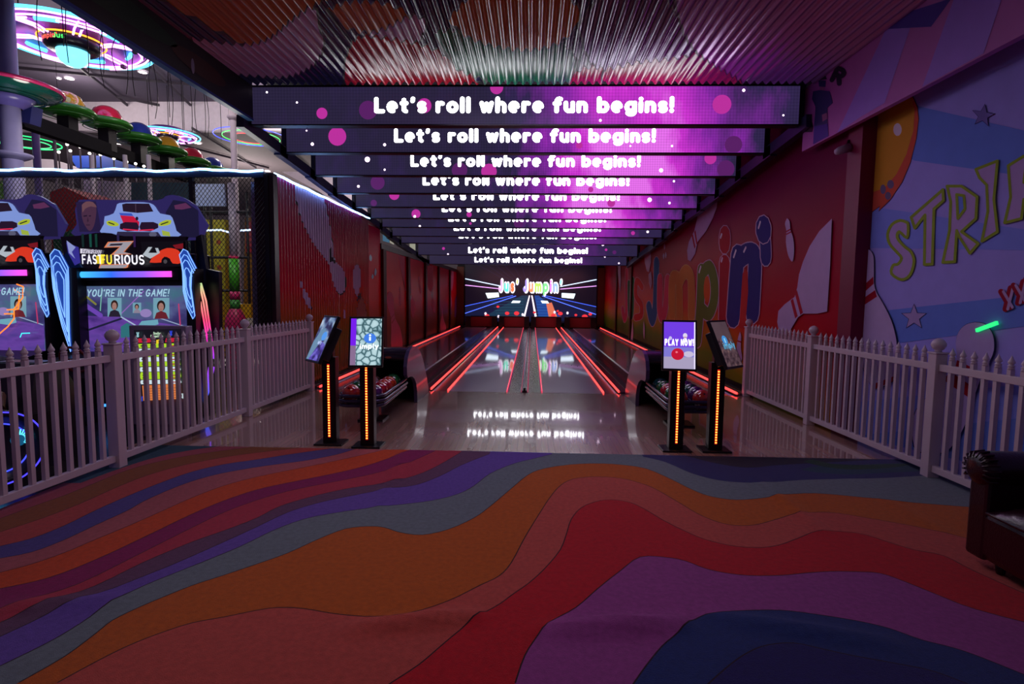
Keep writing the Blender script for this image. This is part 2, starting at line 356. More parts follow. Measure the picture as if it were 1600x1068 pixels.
# ---- carpet
def Lc(L, R=()): return [(x/2, 680+y/2) for x, y in L]+[(800+x/2, 680+y/2) for x, y in R]
def dense(pl, n=3):
    """Catmull-Rom through the points"""
    o = []
    for i in range(len(pl)-1):
        p0 = pl[max(i-1, 0)]; p1 = pl[i]; p2 = pl[i+1]; p3 = pl[min(i+2, len(pl)-1)]
        for k in range(n):
            t = k/n
            o.append(tuple(.5*((2*p1[j])+(-p0[j]+p2[j])*t+(2*p0[j]-5*p1[j]+4*p2[j]-p3[j])*t*t+(-p0[j]+3*p1[j]-3*p2[j]+p3[j])*t**3) for j in (0, 1)))
    return o+[pl[-1]]
curves = [
 (Lc([(250, 152), (400, 97), (500, 66), (600, 46), (700, 33)]), (160, 62, 80)),
 (Lc([(0, 262), (100, 225), (200, 190), (300, 150), (400, 110), (500, 82), (600, 62), (700, 48), (800, 36)]), (138, 72, 30)),
 (Lc([(0, 305), (130, 262), (250, 215), (350, 170), (450, 130), (550, 100), (650, 78), (750, 62), (850, 50), (960, 38)]), (178, 66, 62)),
 (Lc([(0, 350), (100, 325), (200, 285), (300, 235), (400, 190), (500, 150), (600, 115), (700, 92), (800, 78), (900, 62), (1000, 47), (1060, 38)]), (78, 66, 138)),
 (Lc([(0, 388), (100, 368), (200, 330), (300, 282), (400, 235), (450, 206), (550, 162), (650, 130), (750, 110), (850, 95), (950, 82), (1050, 62), (1120, 40)]), (168, 84, 92)),
 (Lc([(0, 432), (100, 405), (200, 370), (300, 327), (400, 285), (500, 240), (600, 195), (700, 158), (800, 132), (900, 112), (1000, 92), (1100, 70), (1200, 46)]), (196, 68, 20)),
 (Lc([(0, 482), (150, 448), (300, 390), (450, 320), (600, 247), (700, 205), (800, 172), (900, 150), (1000, 130), (1100, 108), (1180, 85), (1280, 48)]), (132, 4, 84)),
 (Lc([(0, 548), (100, 515), (250, 463), (400, 390), (500, 340), (600, 290), (700, 242), (800, 205), (900, 176), (1000, 155), (1100, 135), (1200, 112), (1280, 85), (1360, 50)]), (168, 42, 66)),
 (Lc([(0, 588), (150, 527), (300, 470), (450, 397), (600, 335), (700, 300), (800, 262), (880, 222), (1000, 187), (1100, 165), (1200, 150), (1300, 125), (1370, 95), (1440, 55)]), (96, 60, 92)),
 (Lc([(0, 632), (150, 562), (300, 500), (450, 440), (550, 400), (700, 335), (800, 290), (900, 243), (1000, 212), (1100, 190), (1200, 170), (1300, 155), (1380, 125), (1440, 95), (1530, 60)]), (98, 70, 160)),
 (Lc([(0, 725), (150, 650), (250, 590), (350, 522), (450, 470), (600, 410), (750, 350), (850, 302), (950, 265), (1050, 245), (1150, 230), (1250, 218), (1350, 205), (1430, 185), (1480, 160), (1530, 122), (1600, 92)], [(60, 76), (125, 60)]), (106, 118, 126)),
 (Lc([(60, 776), (200, 695), (300, 620), (350, 580), (430, 540), (500, 510), (600, 470), (700, 438), (800, 405), (900, 370), (1000, 325), (1080, 295), (1150, 287), (1200, 290), (1250, 305), (1320, 312), (1400, 295), (1480, 260), (1530, 225), (1590, 175)], [(50, 125), (100, 105), (180, 92), (260, 88), (340, 92), (420, 105), (500, 140), (560, 170), (620, 192), (700, 203), (780, 198), (850, 188), (950, 183), (1100, 195), (1250, 210), (1435, 225), (1700, 250)]), (182, 86, 14)),
 (Lc([(180, 776), (300, 710), (400, 660), (500, 620), (600, 588), (700, 570), (800, 550), (870, 541), (950, 545), (1050, 562), (1180, 572), (1280, 560), (1400, 520), (1500, 470), (1560, 440), (1598, 398)], [(40, 320), (90, 240), (120, 195), (150, 160), (190, 138), (260, 130), (340, 135), (400, 150), (450, 170), (520, 210), (580, 245), (640, 270), (700, 282), (760, 280), (830, 262), (880, 248), (950, 242), (1020, 245), (1120, 262), (1250, 285), (1420, 325), (1700, 390)]), (186, 76, 66)),
 (Lc([(1225, 776), (1310, 720), (1380, 660), (1440, 610), (1500, 565), (1560, 530)], [(0, 500), (50, 465), (100, 420), (150, 360), (170, 310), (185, 265), (215, 230), (260, 210), (310, 203), (370, 212), (420, 235), (470, 265), (540, 300), (600, 325), (680, 345), (760, 352), (830, 345), (900, 320), (950, 302), (1020, 302), (1100, 312), (1180, 338), (1260, 362), (1350, 380), (1450, 430), (1700, 540)]), (186, 16, 32)),
 (Lc([], [(10, 776), (40, 690), (80, 630), (130, 580), (200, 540), (270, 480), (340, 425), (400, 383), (480, 384), (540, 395), (600, 418), (660, 432), (740, 441), (840, 440), (920, 432), (1000, 427), (1070, 428), (1150, 433), (1230, 460), (1330, 500), (1450, 545), (1700, 610)]), (150, 66, 140)),
 (Lc([], [(380, 776), (420, 720), (470, 660), (520, 620), (570, 580), (630, 562), (720, 552), (840, 550), (950, 562), (1080, 582), (1180, 605), (1280, 640), (1380, 665), (1480, 700), (1700, 790)]), (30, 50, 110)),
 (Lc([], [(600, 790), (680, 720), (740, 680), (800, 658), (880, 652), (960, 668), (1060, 690), (1200, 715), (1320, 740), (1450, 790)]), (34, 30, 96))]
def fz(p): q = pZ(*p); return (q.x, q.y)
shapes = []; cmats = []; seams = []
def cmat(c):
    k = 1.0; m = M('carpet_%d_%d_%d' % c, srgb(*c), .95, noise=.34, scale=34, bump=.6, bscale=220); m.node_tree.nodes['Principled BSDF'].inputs['Specular IOR Level'].default_value = .15
    m.node_tree.nodes['Principled BSDF'].inputs['Sheen Weight'].default_value = .15
    cmats.append(m); return len(cmats)-1
cmat((24, 70, 92))
for cv, col in curves:
    d = dense(cv); i = cmat(col); a = d[0]; z = d[-1]
    w_ = [fz(p) for p in d]
    # close the region: past the far edge or the right side, round behind the camera, back on the left
    end = [(w_[-1][0], 6.6), (6.5, 6.6), (6.5, -3), (-7, -3), (-7, w_[0][1])] if z[1] < 725 and z[0] < 1500 else [(6.5, w_[-1][1]), (6.5, -3), (-7, -3), (-7, w_[0][1])]
    if a[1] > 1060:
        dx, dy = w_[0][0]-w_[3][0], w_[0][1]-w_[3][1]; k = (w_[0][1]+1.5)/max(1e-3, -dy)
        w_ = [(w_[0][0]+dx*min(k, 14), w_[0][1]+dy*min(k, 14))]+w_; end = end[:-2]+([(w_[0][0], -3)])
    if a[1] > 1060 and z[1] > 1060: end = [(w_[-1][0]+.6, -3), (w_[0][0], -3)]
    shapes.append((w_+end, i)); seams.append(w_)
gp = [(410, 68), (480, 85), (560, 120), (640, 142), (720, 150), (800, 150), (900, 142), (1000, 138), (1150, 135), (1290, 128), (1500, 118)]
i = cmat((36, 40, 98)); shapes.append(([fz(p) for p in dense(Lc([], gp))]+[(6, 6.6), (fz(Lc([], gp)[0])[0], 6.6)], i))
gp = [(545, 66), (650, 92), (740, 103), (820, 95), (900, 90), (1190, 76)]
i = cmat((24, 16, 50)); shapes.append(([fz(p) for p in dense(Lc([], gp))]+[(3.1, 6.6), (1.3, 6.6)], i))
i = cmat((22, 62, 84)); shapes.append(([fz(p) for p in dense(Lc([], [(900, 108), (960, 118), (1050, 124), (1180, 118), (1290, 112), (1310, 92), (1180, 90), (1050, 96), (950, 98), (900, 108)]))], i))
i = cmat((20, 60, 44)); shapes.append(([fz(p) for p in dense(Lc([], [(910, 82), (960, 96), (1050, 108), (1180, 104), (1240, 92), (1100, 94), (1000, 90), (940, 76), (910, 82)]))], i))
i = cmat((40, 16, 24))
for w_ in seams[1:]:
    A = [Vector(p) for p in w_ if -4 < p[0] < 4.2 and .3 < p[1] < 5.7]; up = []; dn_ = []
    for k in range(len(A)):
        t = (A[min(k+1, len(A)-1)]-A[max(k-1, 0)]).normalized(); n_ = Vector((-t.y, t.x))*.0035; up.append(tuple(A[k]+n_)); dn_.append(tuple(A[k]-n_))
    if len(A) > 2: shapes.append((up+dn_[::-1], i))
def seg(a, b_): p, q = fz(a), fz(b_); return p, q
ridges = [(*seg((635, 700), (590, 800)), .025, .03), (*seg((540, 985), (760, 962)), .05, .035), (*seg((845, 985), (1080, 975)), .055, .035),
          (*seg((1180, 745), (1290, 835)), .02, .03), (*seg((1110, 965), (1420, 1010)), .035, .035), (*seg((0, 950), (185, 940)), .03, .05), (*seg((1320, 745), (1600, 900)), .008, .04)]
def wave(x, y):
    z = .006+.002*sin(x*3.1+y*1.7)+.0015*sin(x*1.3-y*4.1)
    for (x0, y0), (x1, y1), a, s in ridges:
        L2 = (x1-x0)**2+(y1-y0)**2; t = ((x-x0)*(x1-x0)+(y-y0)*(y1-y0))/L2; tc = min(1, max(0, t))
        d2 = (x-x0-tc*(x1-x0))**2+(y-y0-tc*(y1-y0))**2
        z += a*math.exp(-d2/(2*s*s))*math.sin(pi*min(1, max(.02, tc)))**.5
    return z
b = MB(); gpts = [(x*.06+(j % 2)*.03, y*.05) for j, y in enumerate(range(-10, 111)) for x in range(-64, 62)]
paint(b, -3.86, XB-.02, -.6, YE, shapes, lambda u, v: (u, v, wave(u, v)), pts=[p for p in gpts if -3.8 < p[0] < XB-.05 and -.55 < p[1] < YE-.03])
tag(b.build('carpet', cmats), 'large carpet of wavy red, orange, purple and blue stripes in the foreground', 'carpet')
# ---- right mural wall (red to green with the bubble lettering)
RMUR = mural_mat('right_mural_ground', [(0, srgb(20, 76, 14)), (.13, srgb(96, 122, 14)), (.24, srgb(186, 112, 14)), (.35, srgb(200, 44, 20)), (.5, srgb(178, 8, 36)), (.95, srgb(104, 2, 54))], 3.9, .12, .5, near=.2)
R3 = lambda x, y: (960+x/2.967, 280+y/2.967)
wr = MB(); wr.box(XR, XR+.12, 6.5, 28.6, 0, 4.3, 0); rm = [RMUR]
rc = {}
def rmi(c):
    if c not in rc: rm.append(P8(*c, .75, spec=.1)); rc[c] = len(rm)-1
    return rc[c]
lay = [0]
def rpoly(pts, c, step=1):
    lay[0] += step*.0004
    wr.poly([pX(*R3(x, y), XR-.002-lay[0]) for x, y in pts], rmi(c))
def rstroke(pls, rx, ry, c, out=(196, 160, 190), o=(4, 5)):
    for k, (cc, a, bb) in enumerate(((out, rx+o[0], ry+o[1]), (c, rx, ry))):
        lay[0] += .0004
        for cp in union2d([q for pl in pls for q in strokes(dense(pl, 3) if len(pl) > 2 else pl, a, bb, 5)]): wr.poly([pX(*R3(x, y), XR-.002-lay[0]) for x, y in cp], rmi(cc))
PINK_, LIL = (206, 60, 100), (186, 158, 200)
# far "Jus"
rstroke([[(57, 425), (56, 600), (47, 650), (38, 600)]], 6, 14, (196, 50, 92), o=(1.5, 2))
rstroke([[(67, 480), (68, 600), (76, 640), (84, 600), (86, 465)]], 6, 14, (50, 96, 60), o=(1.5, 2))
rstroke([[(128, 500), (104, 470), (100, 540), (124, 580), (124, 630), (98, 640)]], 8, 16, (190, 34, 40), o=(1.5, 2))
rstroke([[(195, 385), (191, 570), (176, 655), (160, 590)]], 12, 26, (50, 86, 150), o=(2, 4))
rstroke([[(212, 462), (210, 590), (221, 640), (237, 590), (247, 465)]], 12, 26, PINK_, o=(2, 4))
rstroke([[(267, 630), (268, 475), (282, 455), (299, 480), (300, 630)], [(300, 480), (325, 430), (348, 440), (356, 480), (357, 630)]], 14, 30, (196, 120, 60), o=(2, 4), out=(206, 170, 110))
rstroke([[(404, 420), (397, 600), (384, 750)], [(404, 440), (440, 405), (462, 470), (462, 560), (438, 625), (405, 600)]], 18, 30, (104, 118, 46), o=(3, 5))
rpoly([(x, y) for x, y in arc(429, 510, 15, 62, 0, 360, 20)], (206, 92, 36))
rstroke([[(511, 385), (506, 680)]], 23, 36, (170, 24, 44), o=(3, 4))
rstroke([[(512, 262), (511, 298)]], 25, 48, (170, 24, 44), o=(3, 4))
rstroke([[(572, 350), (560, 500), (550, 640)], [(568, 380), (610, 345), (648, 350), (650, 440), (640, 620)]], 30, 48, (50, 40, 120))
rpoly([(578, 690), (590, 500), (594, 440), (605, 412), (618, 430), (620, 520), (606, 690)], (190, 40, 40))
rstroke([[(692, 235), (700, 300), (702, 360)]], 24, 42, (50, 40, 120)); rstroke([[(690, 225), (692, 240)]], 34, 58, (50, 40, 120))
for h in ([(553, 360), (563, 330)], [(600, 335), (609, 316)], [(668, 225), (676, 198)], [(492, 270), (497, 255)], [(393, 430), (400, 405)], [(496, 380), (500, 366)]):
    for cp in strokes(h, 3, 6): rpoly(cp, (220, 205, 225))
# pins
def pinr(body, stripes, c=LIL, sc=(170, 24, 50)):
    rpoly(dense(body+[body[0]], 3)[:-1], c)
    for s_ in stripes: rpoly(s_, sc)
rpoly([(482, 62), (474, 130), (456, 180), (425, 240), (385, 290), (374, 345), (352, 380), (340, 372), (337, 330), (345, 290), (370, 240), (384, 180), (390, 130), (440, 85)], LIL)
rpoly([(370, 243), (376, 236), (385, 295), (380, 303)], (170, 24, 50)); rpoly([(358, 262), (364, 254), (376, 312), (371, 322)], (170, 24, 50))
pinr([(800, 180), (812, 195), (816, 235), (828, 270), (833, 320), (830, 365), (822, 381), (805, 350), (795, 290), (797, 240), (791, 205)], [[(795, 240), (816, 228), (817, 234), (795, 247)], [(796, 252), (820, 240), (821, 246), (797, 258)]])
rpoly([(1008, 182), (1000, 400), (986, 612), (940, 622), (875, 622), (850, 640), (815, 700), (790, 730), (765, 720), (755, 660), (760, 610), (790, 578), (835, 545), (848, 500), (856, 440), (875, 380), (905, 310), (950, 240)], LIL)
rpoly([(817, 562), (828, 552), (850, 634), (838, 645)], (170, 24, 50)); rpoly([(836, 528), (846, 512), (874, 618), (862, 628)], (170, 24, 50))
pinr([(582, 706), (588, 730), (586, 780), (592, 830), (580, 850), (566, 800), (572, 740)], [[(570, 745), (587, 750), (587, 757), (570, 752)]])
for k, (x, y) in enumerate(((232, 310), (228, 355), (238, 350))): pinr([(x, y-14), (x+4, y), (x, y+16), (x-4, y)], [])
rpoly([(136, 340), (168, 322), (170, 380), (160, 430), (150, 425), (142, 390)], LIL); rpoly([(158, 440), (170, 425), (175, 480), (168, 510), (160, 480)], LIL)
rpoly([(12, 398), (28, 398), (30, 470), (26, 525), (20, 470)], LIL)
pinr([(84, 655), (88, 700), (84, 750), (76, 745), (79, 700)], []); pinr([(136, 655), (141, 690), (138, 740), (133, 700)], [])
pinr([(690, 750), (700, 790), (688, 840), (676, 820), (680, 780)], []); pinr([(722, 900), (728, 900), (727, 945), (720, 940)], [])
# dark soffit shade panel along the top is real: see ticker side rail
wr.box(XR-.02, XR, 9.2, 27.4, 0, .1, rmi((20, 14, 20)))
wr.build('wall_right', rm, kind='structure')
# container ribs at the far end of the right wall
for k, yy in enumerate((20.5, 24.0)):
    b = MB(); b.box(XR-.06, XR-.018, yy, yy+.25, 0, 3.1); b.build('trim_%d' % (k+1), mural_mat('rib_paint', [(0, srgb(40, 50, 20)), (.4, srgb(120, 50, 30)), (1, srgb(90, 14, 36))], 3.9, .1), kind='structure')
# dark end post of the mural wall
b = MB(); b.box(XR-.04, XB, 6.44, 6.72, 0, 3.6); b.build('trim_3', P8(120, 20, 60, .5, spec=.2), kind='structure')
# ---- blue mural wall
bl = MB(); bm = [P8(158, 150, 232, .75, spec=.12)]; bc = {}
def bmi(c):
    if c not in bc: bm.append(P8(*c, .75, spec=.12)); bc[c] = len(bm)-1
    return bc[c]
bl.box(XB, XB+.12, -1.5, 6.499, 0, 4.45, 0)
C4 = lambda x, y: (1200+x/3.2375, y/3.2375)
C5 = lambda x, y: (1300+x/2.67, 300+y/2.67)
lb = [0]
def bpoly(pts, c, T=C5):
    lb[0] += .0004; q = []
    for x, y in pts:
        p = pX(*T(x, y), XB-.002-lb[0]); p.y = min(p.y, 6.49); p.z = max(.01, min(4.4, p.z)); q.append(p)
    bl.poly(q, bmi(c))
DB, LB2 = (104, 132, 222), (128, 142, 232)
bpoly([(380, 480), (765, 538), (1295, 660), (1800, 790), (3600, 1200), (3600, 1370), (1800, 960), (1295, 890), (740, 812), (380, 750)], DB, C4)
bpoly([(60, 85), (801, 155), (1100, 190), (2600, 340), (2600, 420), (1100, 250), (801, 242), (60, 245)], LB2)
bpoly([(60, 500), (801, 430), (1100, 400), (2600, 300), (2600, 430), (1100, 530), (801, 560), (60, 640)], DB)
bpoly([(60, 860), (801, 800), (1100, 760), (1100, 1150), (60, 1000)], LB2)
bpoly([(60, 1000), (801, 940), (1100, 930), (1100, 1250), (60, 1100)], DB)
BALL = [(700, 470), (735, 488), (758, 540), (764, 600), (752, 700), (722, 820), (680, 920), (620, 1010), (560, 1070)]+[(-0x1+x*1.0, y) for x, y in []]
ballp = [C4(x, y) for x, y in BALL]+[C5(x, y) for x, y in ((200, 60), (160, 90), (125, 102), (95, 100), (60, 90))]+[C4(300, 900), C4(300, 640), C4(470, 590), C4(560, 545)]
I_ = lambda x, y: (x, y)
bpoly(ballp, (50, 26, 70), I_)
cx_ = sum(p[0] for p in ballp)/len(ballp); cy_ = sum(p[1] for p in ballp)/len(ballp)
bpoly([(cx_+(x-cx_)*.985, cy_+(y-cy_)*.985) for x, y in ballp], (206, 84, 66), I_)
bpoly([C4(*p) for p in ((700, 486), (728, 500), (742, 560), (735, 660), (700, 780), (650, 880), (590, 950), (520, 975), (300, 960), (300, 650), (480, 600), (560, 555))], (204, 140, 44), I_)
for (x, y, rx, ry, c) in ((655, 655, 21, 32, (214, 196, 214)), (620, 932, 17, 22, (110, 92, 130)), (582, 957, 14, 24, (110, 92, 130)), (607, 990, 15, 20, (110, 92, 130))):
    bpoly(arc(x, y, rx, ry, 0, 350, 20), c, C4)
def star(cx, cy, r, rot, T, c):
    p = [(cx+(r if i % 2 == 0 else r*.42)*sin(rot+i*pi/5), cy-(r if i % 2 == 0 else r*.42)*cos(rot+i*pi/5)) for i in range(10)]
    bpoly([(cx+(x-cx)*1.1, cy+(y-cy)*1.1) for x, y in p], (40, 30, 80), T); bpoly(p, c, T)
star(342, 522, 52, 0, C5, (170, 150, 205)); star(1088, 585, 56, .15, C4, (118, 108, 180))
# STRIKE
def outl(pts, T, holes=()):
    lb[0] += .0004; q = [Vector(p).to_2d() if False else p for p in pts]
    out = []
    for i in range(len(pts)): out += strokes([pts[i-1], pts[i]], 6 if T is C5 else 6.5)
    for cp in union2d(out):
        qq = []
        for x, y in cp:
            p = pX(*T(x, y), XB-.003-lb[0]); qq.append(p)
        bl.poly(qq, bmi((140, 160, 50)))
LT = (176, 148, 206)
def letter(pts, T=C5):
    bpoly(pts, LT, T); outl(pts, T)
letter(dense([(315, 128), (285, 118), (250, 135), (232, 175), (240, 215), (270, 250), (290, 275), (275, 300), (255, 305), (248, 340), (290, 365), (325, 345), (342, 290), (330, 250), (300, 225), (272, 190), (280, 165), (312, 190), (318, 150), (315, 128)], 3)[:-1])
letter([(330, 105), (462, -10), (465, 35), (425, 70), (418, 300), (385, 302), (388, 95), (345, 150)])
letter([(480, -25), (540, -25), (605, 20), (600, 110), (540, 165), (610, 215), (575, 255), (530, 185), (520, 160), (512, 290), (462, 293), (490, 160), (495, 40)])
bpoly([(520, 10), (550, 15), (555, 70), (525, 110)], DB); outl([(520, 10), (550, 15), (555, 70), (525, 110)], C5)
letter([(600, -95+0), (690, -130), (675, 30), (690, 165), (625, 205), (650, 80), (645, -30), (615, -60)])
letter([(735, -110), (800, -150), (812, -140), (800, -40), (880, -150), (940, -120), (850, 0), (960, 80), (900, 120), (800, 30), (790, 110), (720, 128), (745, 20)])
letter([(985, -190), (1110, -220), (1105, -180), (1030, -160), (1035, -90), (1095, -95), (1090, -50), (1035, -45), (1040, 40), (1120, 30), (1110, 80), (1000, 90)])
# XXX
for k in range(3):
    ox, oy = 705+k*52, 420-k*26
    for dx, c, w_ in ((0, (150, 20, 50), 12), (10, (176, 150, 200), 6)):
        for a, b2 in (((0, -5), (38, 60)), ((40, -20), (18, 68))):
            bpoly(strokes([(ox+a[0]+dx, oy+a[1]), (ox+b2[0]+dx, oy+b2[1])], w_)[0], c)
# left painted pin
pin = dense([(60, 270), (95, 242), (125, 233), (155, 240), (172, 265), (175, 320), (178, 400), (210, 460), (245, 530), (265, 600), (271, 660), (268, 730), (255, 785), (182, 820), (150, 780), (120, 700), (108, 600), (108, 520), (115, 470), (104, 420), (85, 350), (60, 330)], 3)
bpoly([(168+(x-168)*1.035, 530+(y-530)*1.008) for x, y in pin], (24, 22, 70)); bpoly(pin, (190, 166, 212))
for s_ in ([(106, 390), (172, 352), (174, 382), (110, 422)], [(115, 445), (180, 408), (187, 436), (117, 476)], [(178, 798), (257, 768), (254, 788), (182, 820)]): bpoly(s_, (160, 22, 46))
# second pin behind the fence
hd = dense([(595, 543), (560, 552), (530, 580), (516, 630), (520, 700), (480, 780), (420, 830), (350, 910), (335, 1000), (360, 1080), (480, 1080), (560, 960), (590, 860), (625, 770), (650, 720), (675, 660), (672, 600), (650, 560), (625, 546), (595, 543)], 3)
bpoly([(520+(x-520)*1.02, 760+(y-760)*1.01) for x, y in hd], (24, 22, 70)); bpoly(hd, (176, 156, 210))
bpoly([(512, 740), (522, 700), (612, 745), (602, 790)], (160, 22, 46)); bpoly([(468, 785), (490, 745), (588, 812), (578, 862)], (160, 22, 46))
bl.build('wall_right', bm, kind='structure')
# ---- striped panel above (fascia right)
ZC = 4.28
fa = MB(); fm = [P8(186, 100, 180, .6), P8(160, 120, 220, .6), P8(64, 30, 150, .6), P8(36, 34, 100, .4), P8(24, 10, 30, .4), P8(160, 90, 130, .4)]
def fpl(px, py): return pX(px, py, 3.5)
q0 = fpl(1253, 237); ZF = q0.z
fa.box(3.5, 3.56, -1.0, q0.y, ZF, ZC+.02, 0)
lf = [0]
def fpoly(pts, i):
    lf[0] += .0004; q = []
    for x, y in pts: p = pX(*C4(x, y), 3.5-.002-lf[0]); p.z = min(max(p.z, ZF+.001), ZC+.0); p.y = min(p.y, q0.y-.005); q.append(p)
    fa.poly(q, i)
for pts in ([(350, 680), (600, 80), (740, 80), (590, 520), (470, 590)], [(780, 440), (960, -60), (1200, -60), (1090, 270)], [(1500, 120), (1650, -300), (1900, -400), (1800, 0)]): fpoly(pts, 1)
fpoly([(600, 112), (720, -10), (930, -10), (825, 135)], 2)
# printed figure in a navy tracksuit and visor
fpoly([(262, 375), (290, 362), (298, 400), (262, 405)], 4); fpoly([(255, 405), (292, 408), (290, 440), (258, 438)], 3); fpoly([(262, 438), (285, 440), (283, 462), (262, 462)], 5)
fpoly([(228, 462), (262, 455), (312, 462), (327, 520), (300, 545), (300, 640), (232, 645), (240, 540), (222, 500)], 3); fpoly([(232, 640), (302, 625), (305, 688), (228, 730)], 2)
fpoly([(272, 580), (298, 570), (300, 600), (276, 615)], 5); fpoly([(200, 590), (212, 578), (228, 640), (212, 650)], 4); fpoly([(182, 645), (228, 640), (222, 668), (180, 668)], 4)
for cp in union2d([[(312+x*.88+y*.42, 400+x*.42-y*.88) for x, y in c] for _, c in text2d('R', 70, .17)[0]]): fpoly(cp, 4); lf[0] -= .0004
lf[0] += .0004
fa.build('trim_4', fm, kind='structure')
# ---- left fascia of the canopy
zl = pX(385, 180, -3.68).z
b = MB(); b.box(-3.72, -3.66, -1.0, 7.35, zl, ZC+.02, 0); b.box(-3.73, -3.655, -1.0, 7.35, zl-.03, zl, 1)
lo = [0]
for cx, cy, w1, h1, i in ((1.8, 4.15, 1.5, .2, 2), (4.6, 4.1, 1.2, .12, 3), (6.2, 4.05, .5, .1, 2)):
    b.poly([(-3.653, cx+w1*cos(t*pi/12), cy+h1*sin(t*pi/12)) for t in range(24)], i)
b.poly([(-3.652, 6.05+.03*cos(t*pi/8), 4.0+.08*sin(t*pi/8)) for t in range(16)], 4)
b.build('trim_5', [P8(34, 22, 30, .5), P8(38, 60, 150, .4), P8(70, 30, 24, .5), P8(30, 54, 38, .5), P8(150, 140, 170, .5)], kind='structure')
# ---- corrugated canopy ceiling with painted blobs
def cpoly(pts): return [(pZ(x, y, ZC).x, pZ(x, y, ZC).y) for x, y in pts]
cols = [P8(24, 28, 86, .22), P8(196, 112, 24, .22), P8(206, 178, 206, .22), P8(206, 6, 40, .2), P8(10, 140, 90, .2), P8(90, 70, 110, .2, metal=.3), P8(160, 116, 170, .22, metal=.3), P8(10, 8, 16, .4)]
blobs = [([(150, -60), (380, 68), (418, 62), (450, 34), (492, 8), (520, -20), (480, -80)], 1), ([(300, 60), (380, 70), (420, 62), (455, 34), (490, 12), (497, 40), (505, 68), (492, 98), (455, 118), (410, 119), (340, 108)], 2),
 ([(513, 16), (545, 4), (600, 6), (640, 26), (600, 46), (572, 51), (540, 42)], 1), ([(575, 53), (602, 46), (642, 27), (664, 32), (658, 58), (636, 70), (600, 64)], 2),
 ([(540, 95), (558, 60), (602, 60), (680, 78), (742, 124), (745, 150), (560, 150)], 3), ([(680, 50), (712, 105), (755, 124), (770, 150), (868, 150), (900, 108), (880, 70), (790, 46)], 4),
 ([(700, 30), (740, 62), (820, 78), (880, 62), (905, 20), (860, -20), (760, -20)], 1), ([(880, 150), (902, 112), (942, 108), (946, 150)], 3), ([(950, 150), (944, 110), (1000, 98), (1080, 84), (1115, 98), (1160, 128), (1170, 150)], 3),
 ([(905, 40), (1000, -80), (1045, 10), (1084, 80), (1000, 96), (930, 104)], 5), ([(1055, -30), (1060, 20), (1088, 80), (1165, 130), (1180, 150), (1300, 150), (1600, -80), (1200, -200)], 6)]
shp = []
for pts, m in blobs:
    cx = sum(p[0] for p in pts)/len(pts); cy = sum(p[1] for p in pts)/len(pts)
    s_ = dense(pts+[pts[0]], 4)[:-1]; w_ = cpoly(s_); c0 = np.mean(w_, axis=0)
    big = []
    for i in range(len(w_)):
        p0 = np.array(w_[i-1]); p1 = np.array(w_[(i+1) % len(w_)]); t = p1-p0; n = np.array([t[1], -t[0]])/(np.linalg.norm(t)+1e-9); big.append(n)
    ar = sum(w_[i-1][0]*w_[i][1]-w_[i][0]*w_[i-1][1] for i in range(len(w_))); sg = 1 if ar > 0 else -1
    shp.append(([tuple(np.array(w_[i])+.022*sg*big[i]) for i in range(len(w_))], 7)); shp.append((w_, m))
YC = 7.32; PIT = .098
ul = [-3.7+i*PIT/6 for i in range(1, int(7.2/PIT*6))]
b = MB(); paint(b, -3.7, 3.55, -.8, YC, shp, lambda u, v: (u, v, ZC+.024*cos(2*pi*u/PIT)), ulines=ul)
b.build('ceiling', cols, kind='structure')
# dark roof over the lanes
b = MB(); b.box(-3.75, XR+.12, YC+.02, 28.6, 4.5, 4.56); b.build('ceiling', M('dark_roof', (.012, .01, .016), .8), kind='structure')
b = MB(); b.box(-3.75, XR+.12, -1.2, YC+.02, 4.5, 4.56); b.build('ceiling', MC['dark_roof'], kind='structure')
# ---- left container wall, corrugated part with painted pins
LM = mural_mat('left_mural_ground', [(0, srgb(50, 60, 10)), (.22, srgb(120, 110, 16)), (.38, srgb(190, 80, 16)), (.5, srgb(206, 20, 30)), (.8, srgb(176, 12, 60)), (1, srgb(140, 20, 84))], 3.4, .08, .24, spec=.6)
C6 = lambda x, y: (400+x/3.816, 240+y/3.816)
def lp(pts, T=C6): return [(pX(*T(x, y), XL).y, pX(*T(x, y), XL).z) for x, y in pts]
shp = []
def lpin(pts, i=1, o=.018, T=C6, n=3):
    s_ = dense(pts+[pts[0]], n)[:-1]; w_ = lp(s_, T); c0 = np.mean(w_, axis=0)
    shp.append(([tuple(c0+(np.array(p)-c0)*(1+o*1.6)) for p in w_], 2)); shp.append((w_, i))
lpin([(228, 180), (235, 260), (265, 380), (330, 520), (420, 640), (438, 690), (455, 760), (480, 820), (505, 835), (528, 800), (528, 730), (510, 680), (470, 640), (455, 560), (445, 470), (420, 350), (400, 270), (340, 230), (280, 205)])
lpin([(585, 668), (605, 662), (618, 700), (618, 790), (600, 850), (580, 800), (572, 730)]); lpin([(628, 850), (645, 900), (660, 1000), (650, 1060), (600, 1060), (595, 980), (605, 900)], 3)
lpin([(262, 758), (272, 770), (278, 800), (300, 830), (322, 880), (328, 925), (310, 915), (285, 870), (275, 810), (260, 790)]); lpin([(522, 925), (528, 950), (526, 980), (516, 975), (517, 945)])
for pts in ([(430, 655), (440, 560), (445, 540), (448, 640)], [(440, 600), (470, 640), (466, 655), (436, 625)], [(598, 870), (624, 820), (626, 832), (602, 884)], [(600, 840), (622, 852), (622, 866), (600, 856)]): shp.append((lp(pts), 2))
Y0, Y1 = 8.25, 12.95; ZT = pX(430, 275, XL).z
NP = .105; ul = [Y0+i*NP/6 for i in range(1, int((Y1-Y0)/NP*6))]
def corr(u):
    t = (u/NP) % 1.0; return .03*max(-1, min(1, 1.6*cos(2*pi*t)))
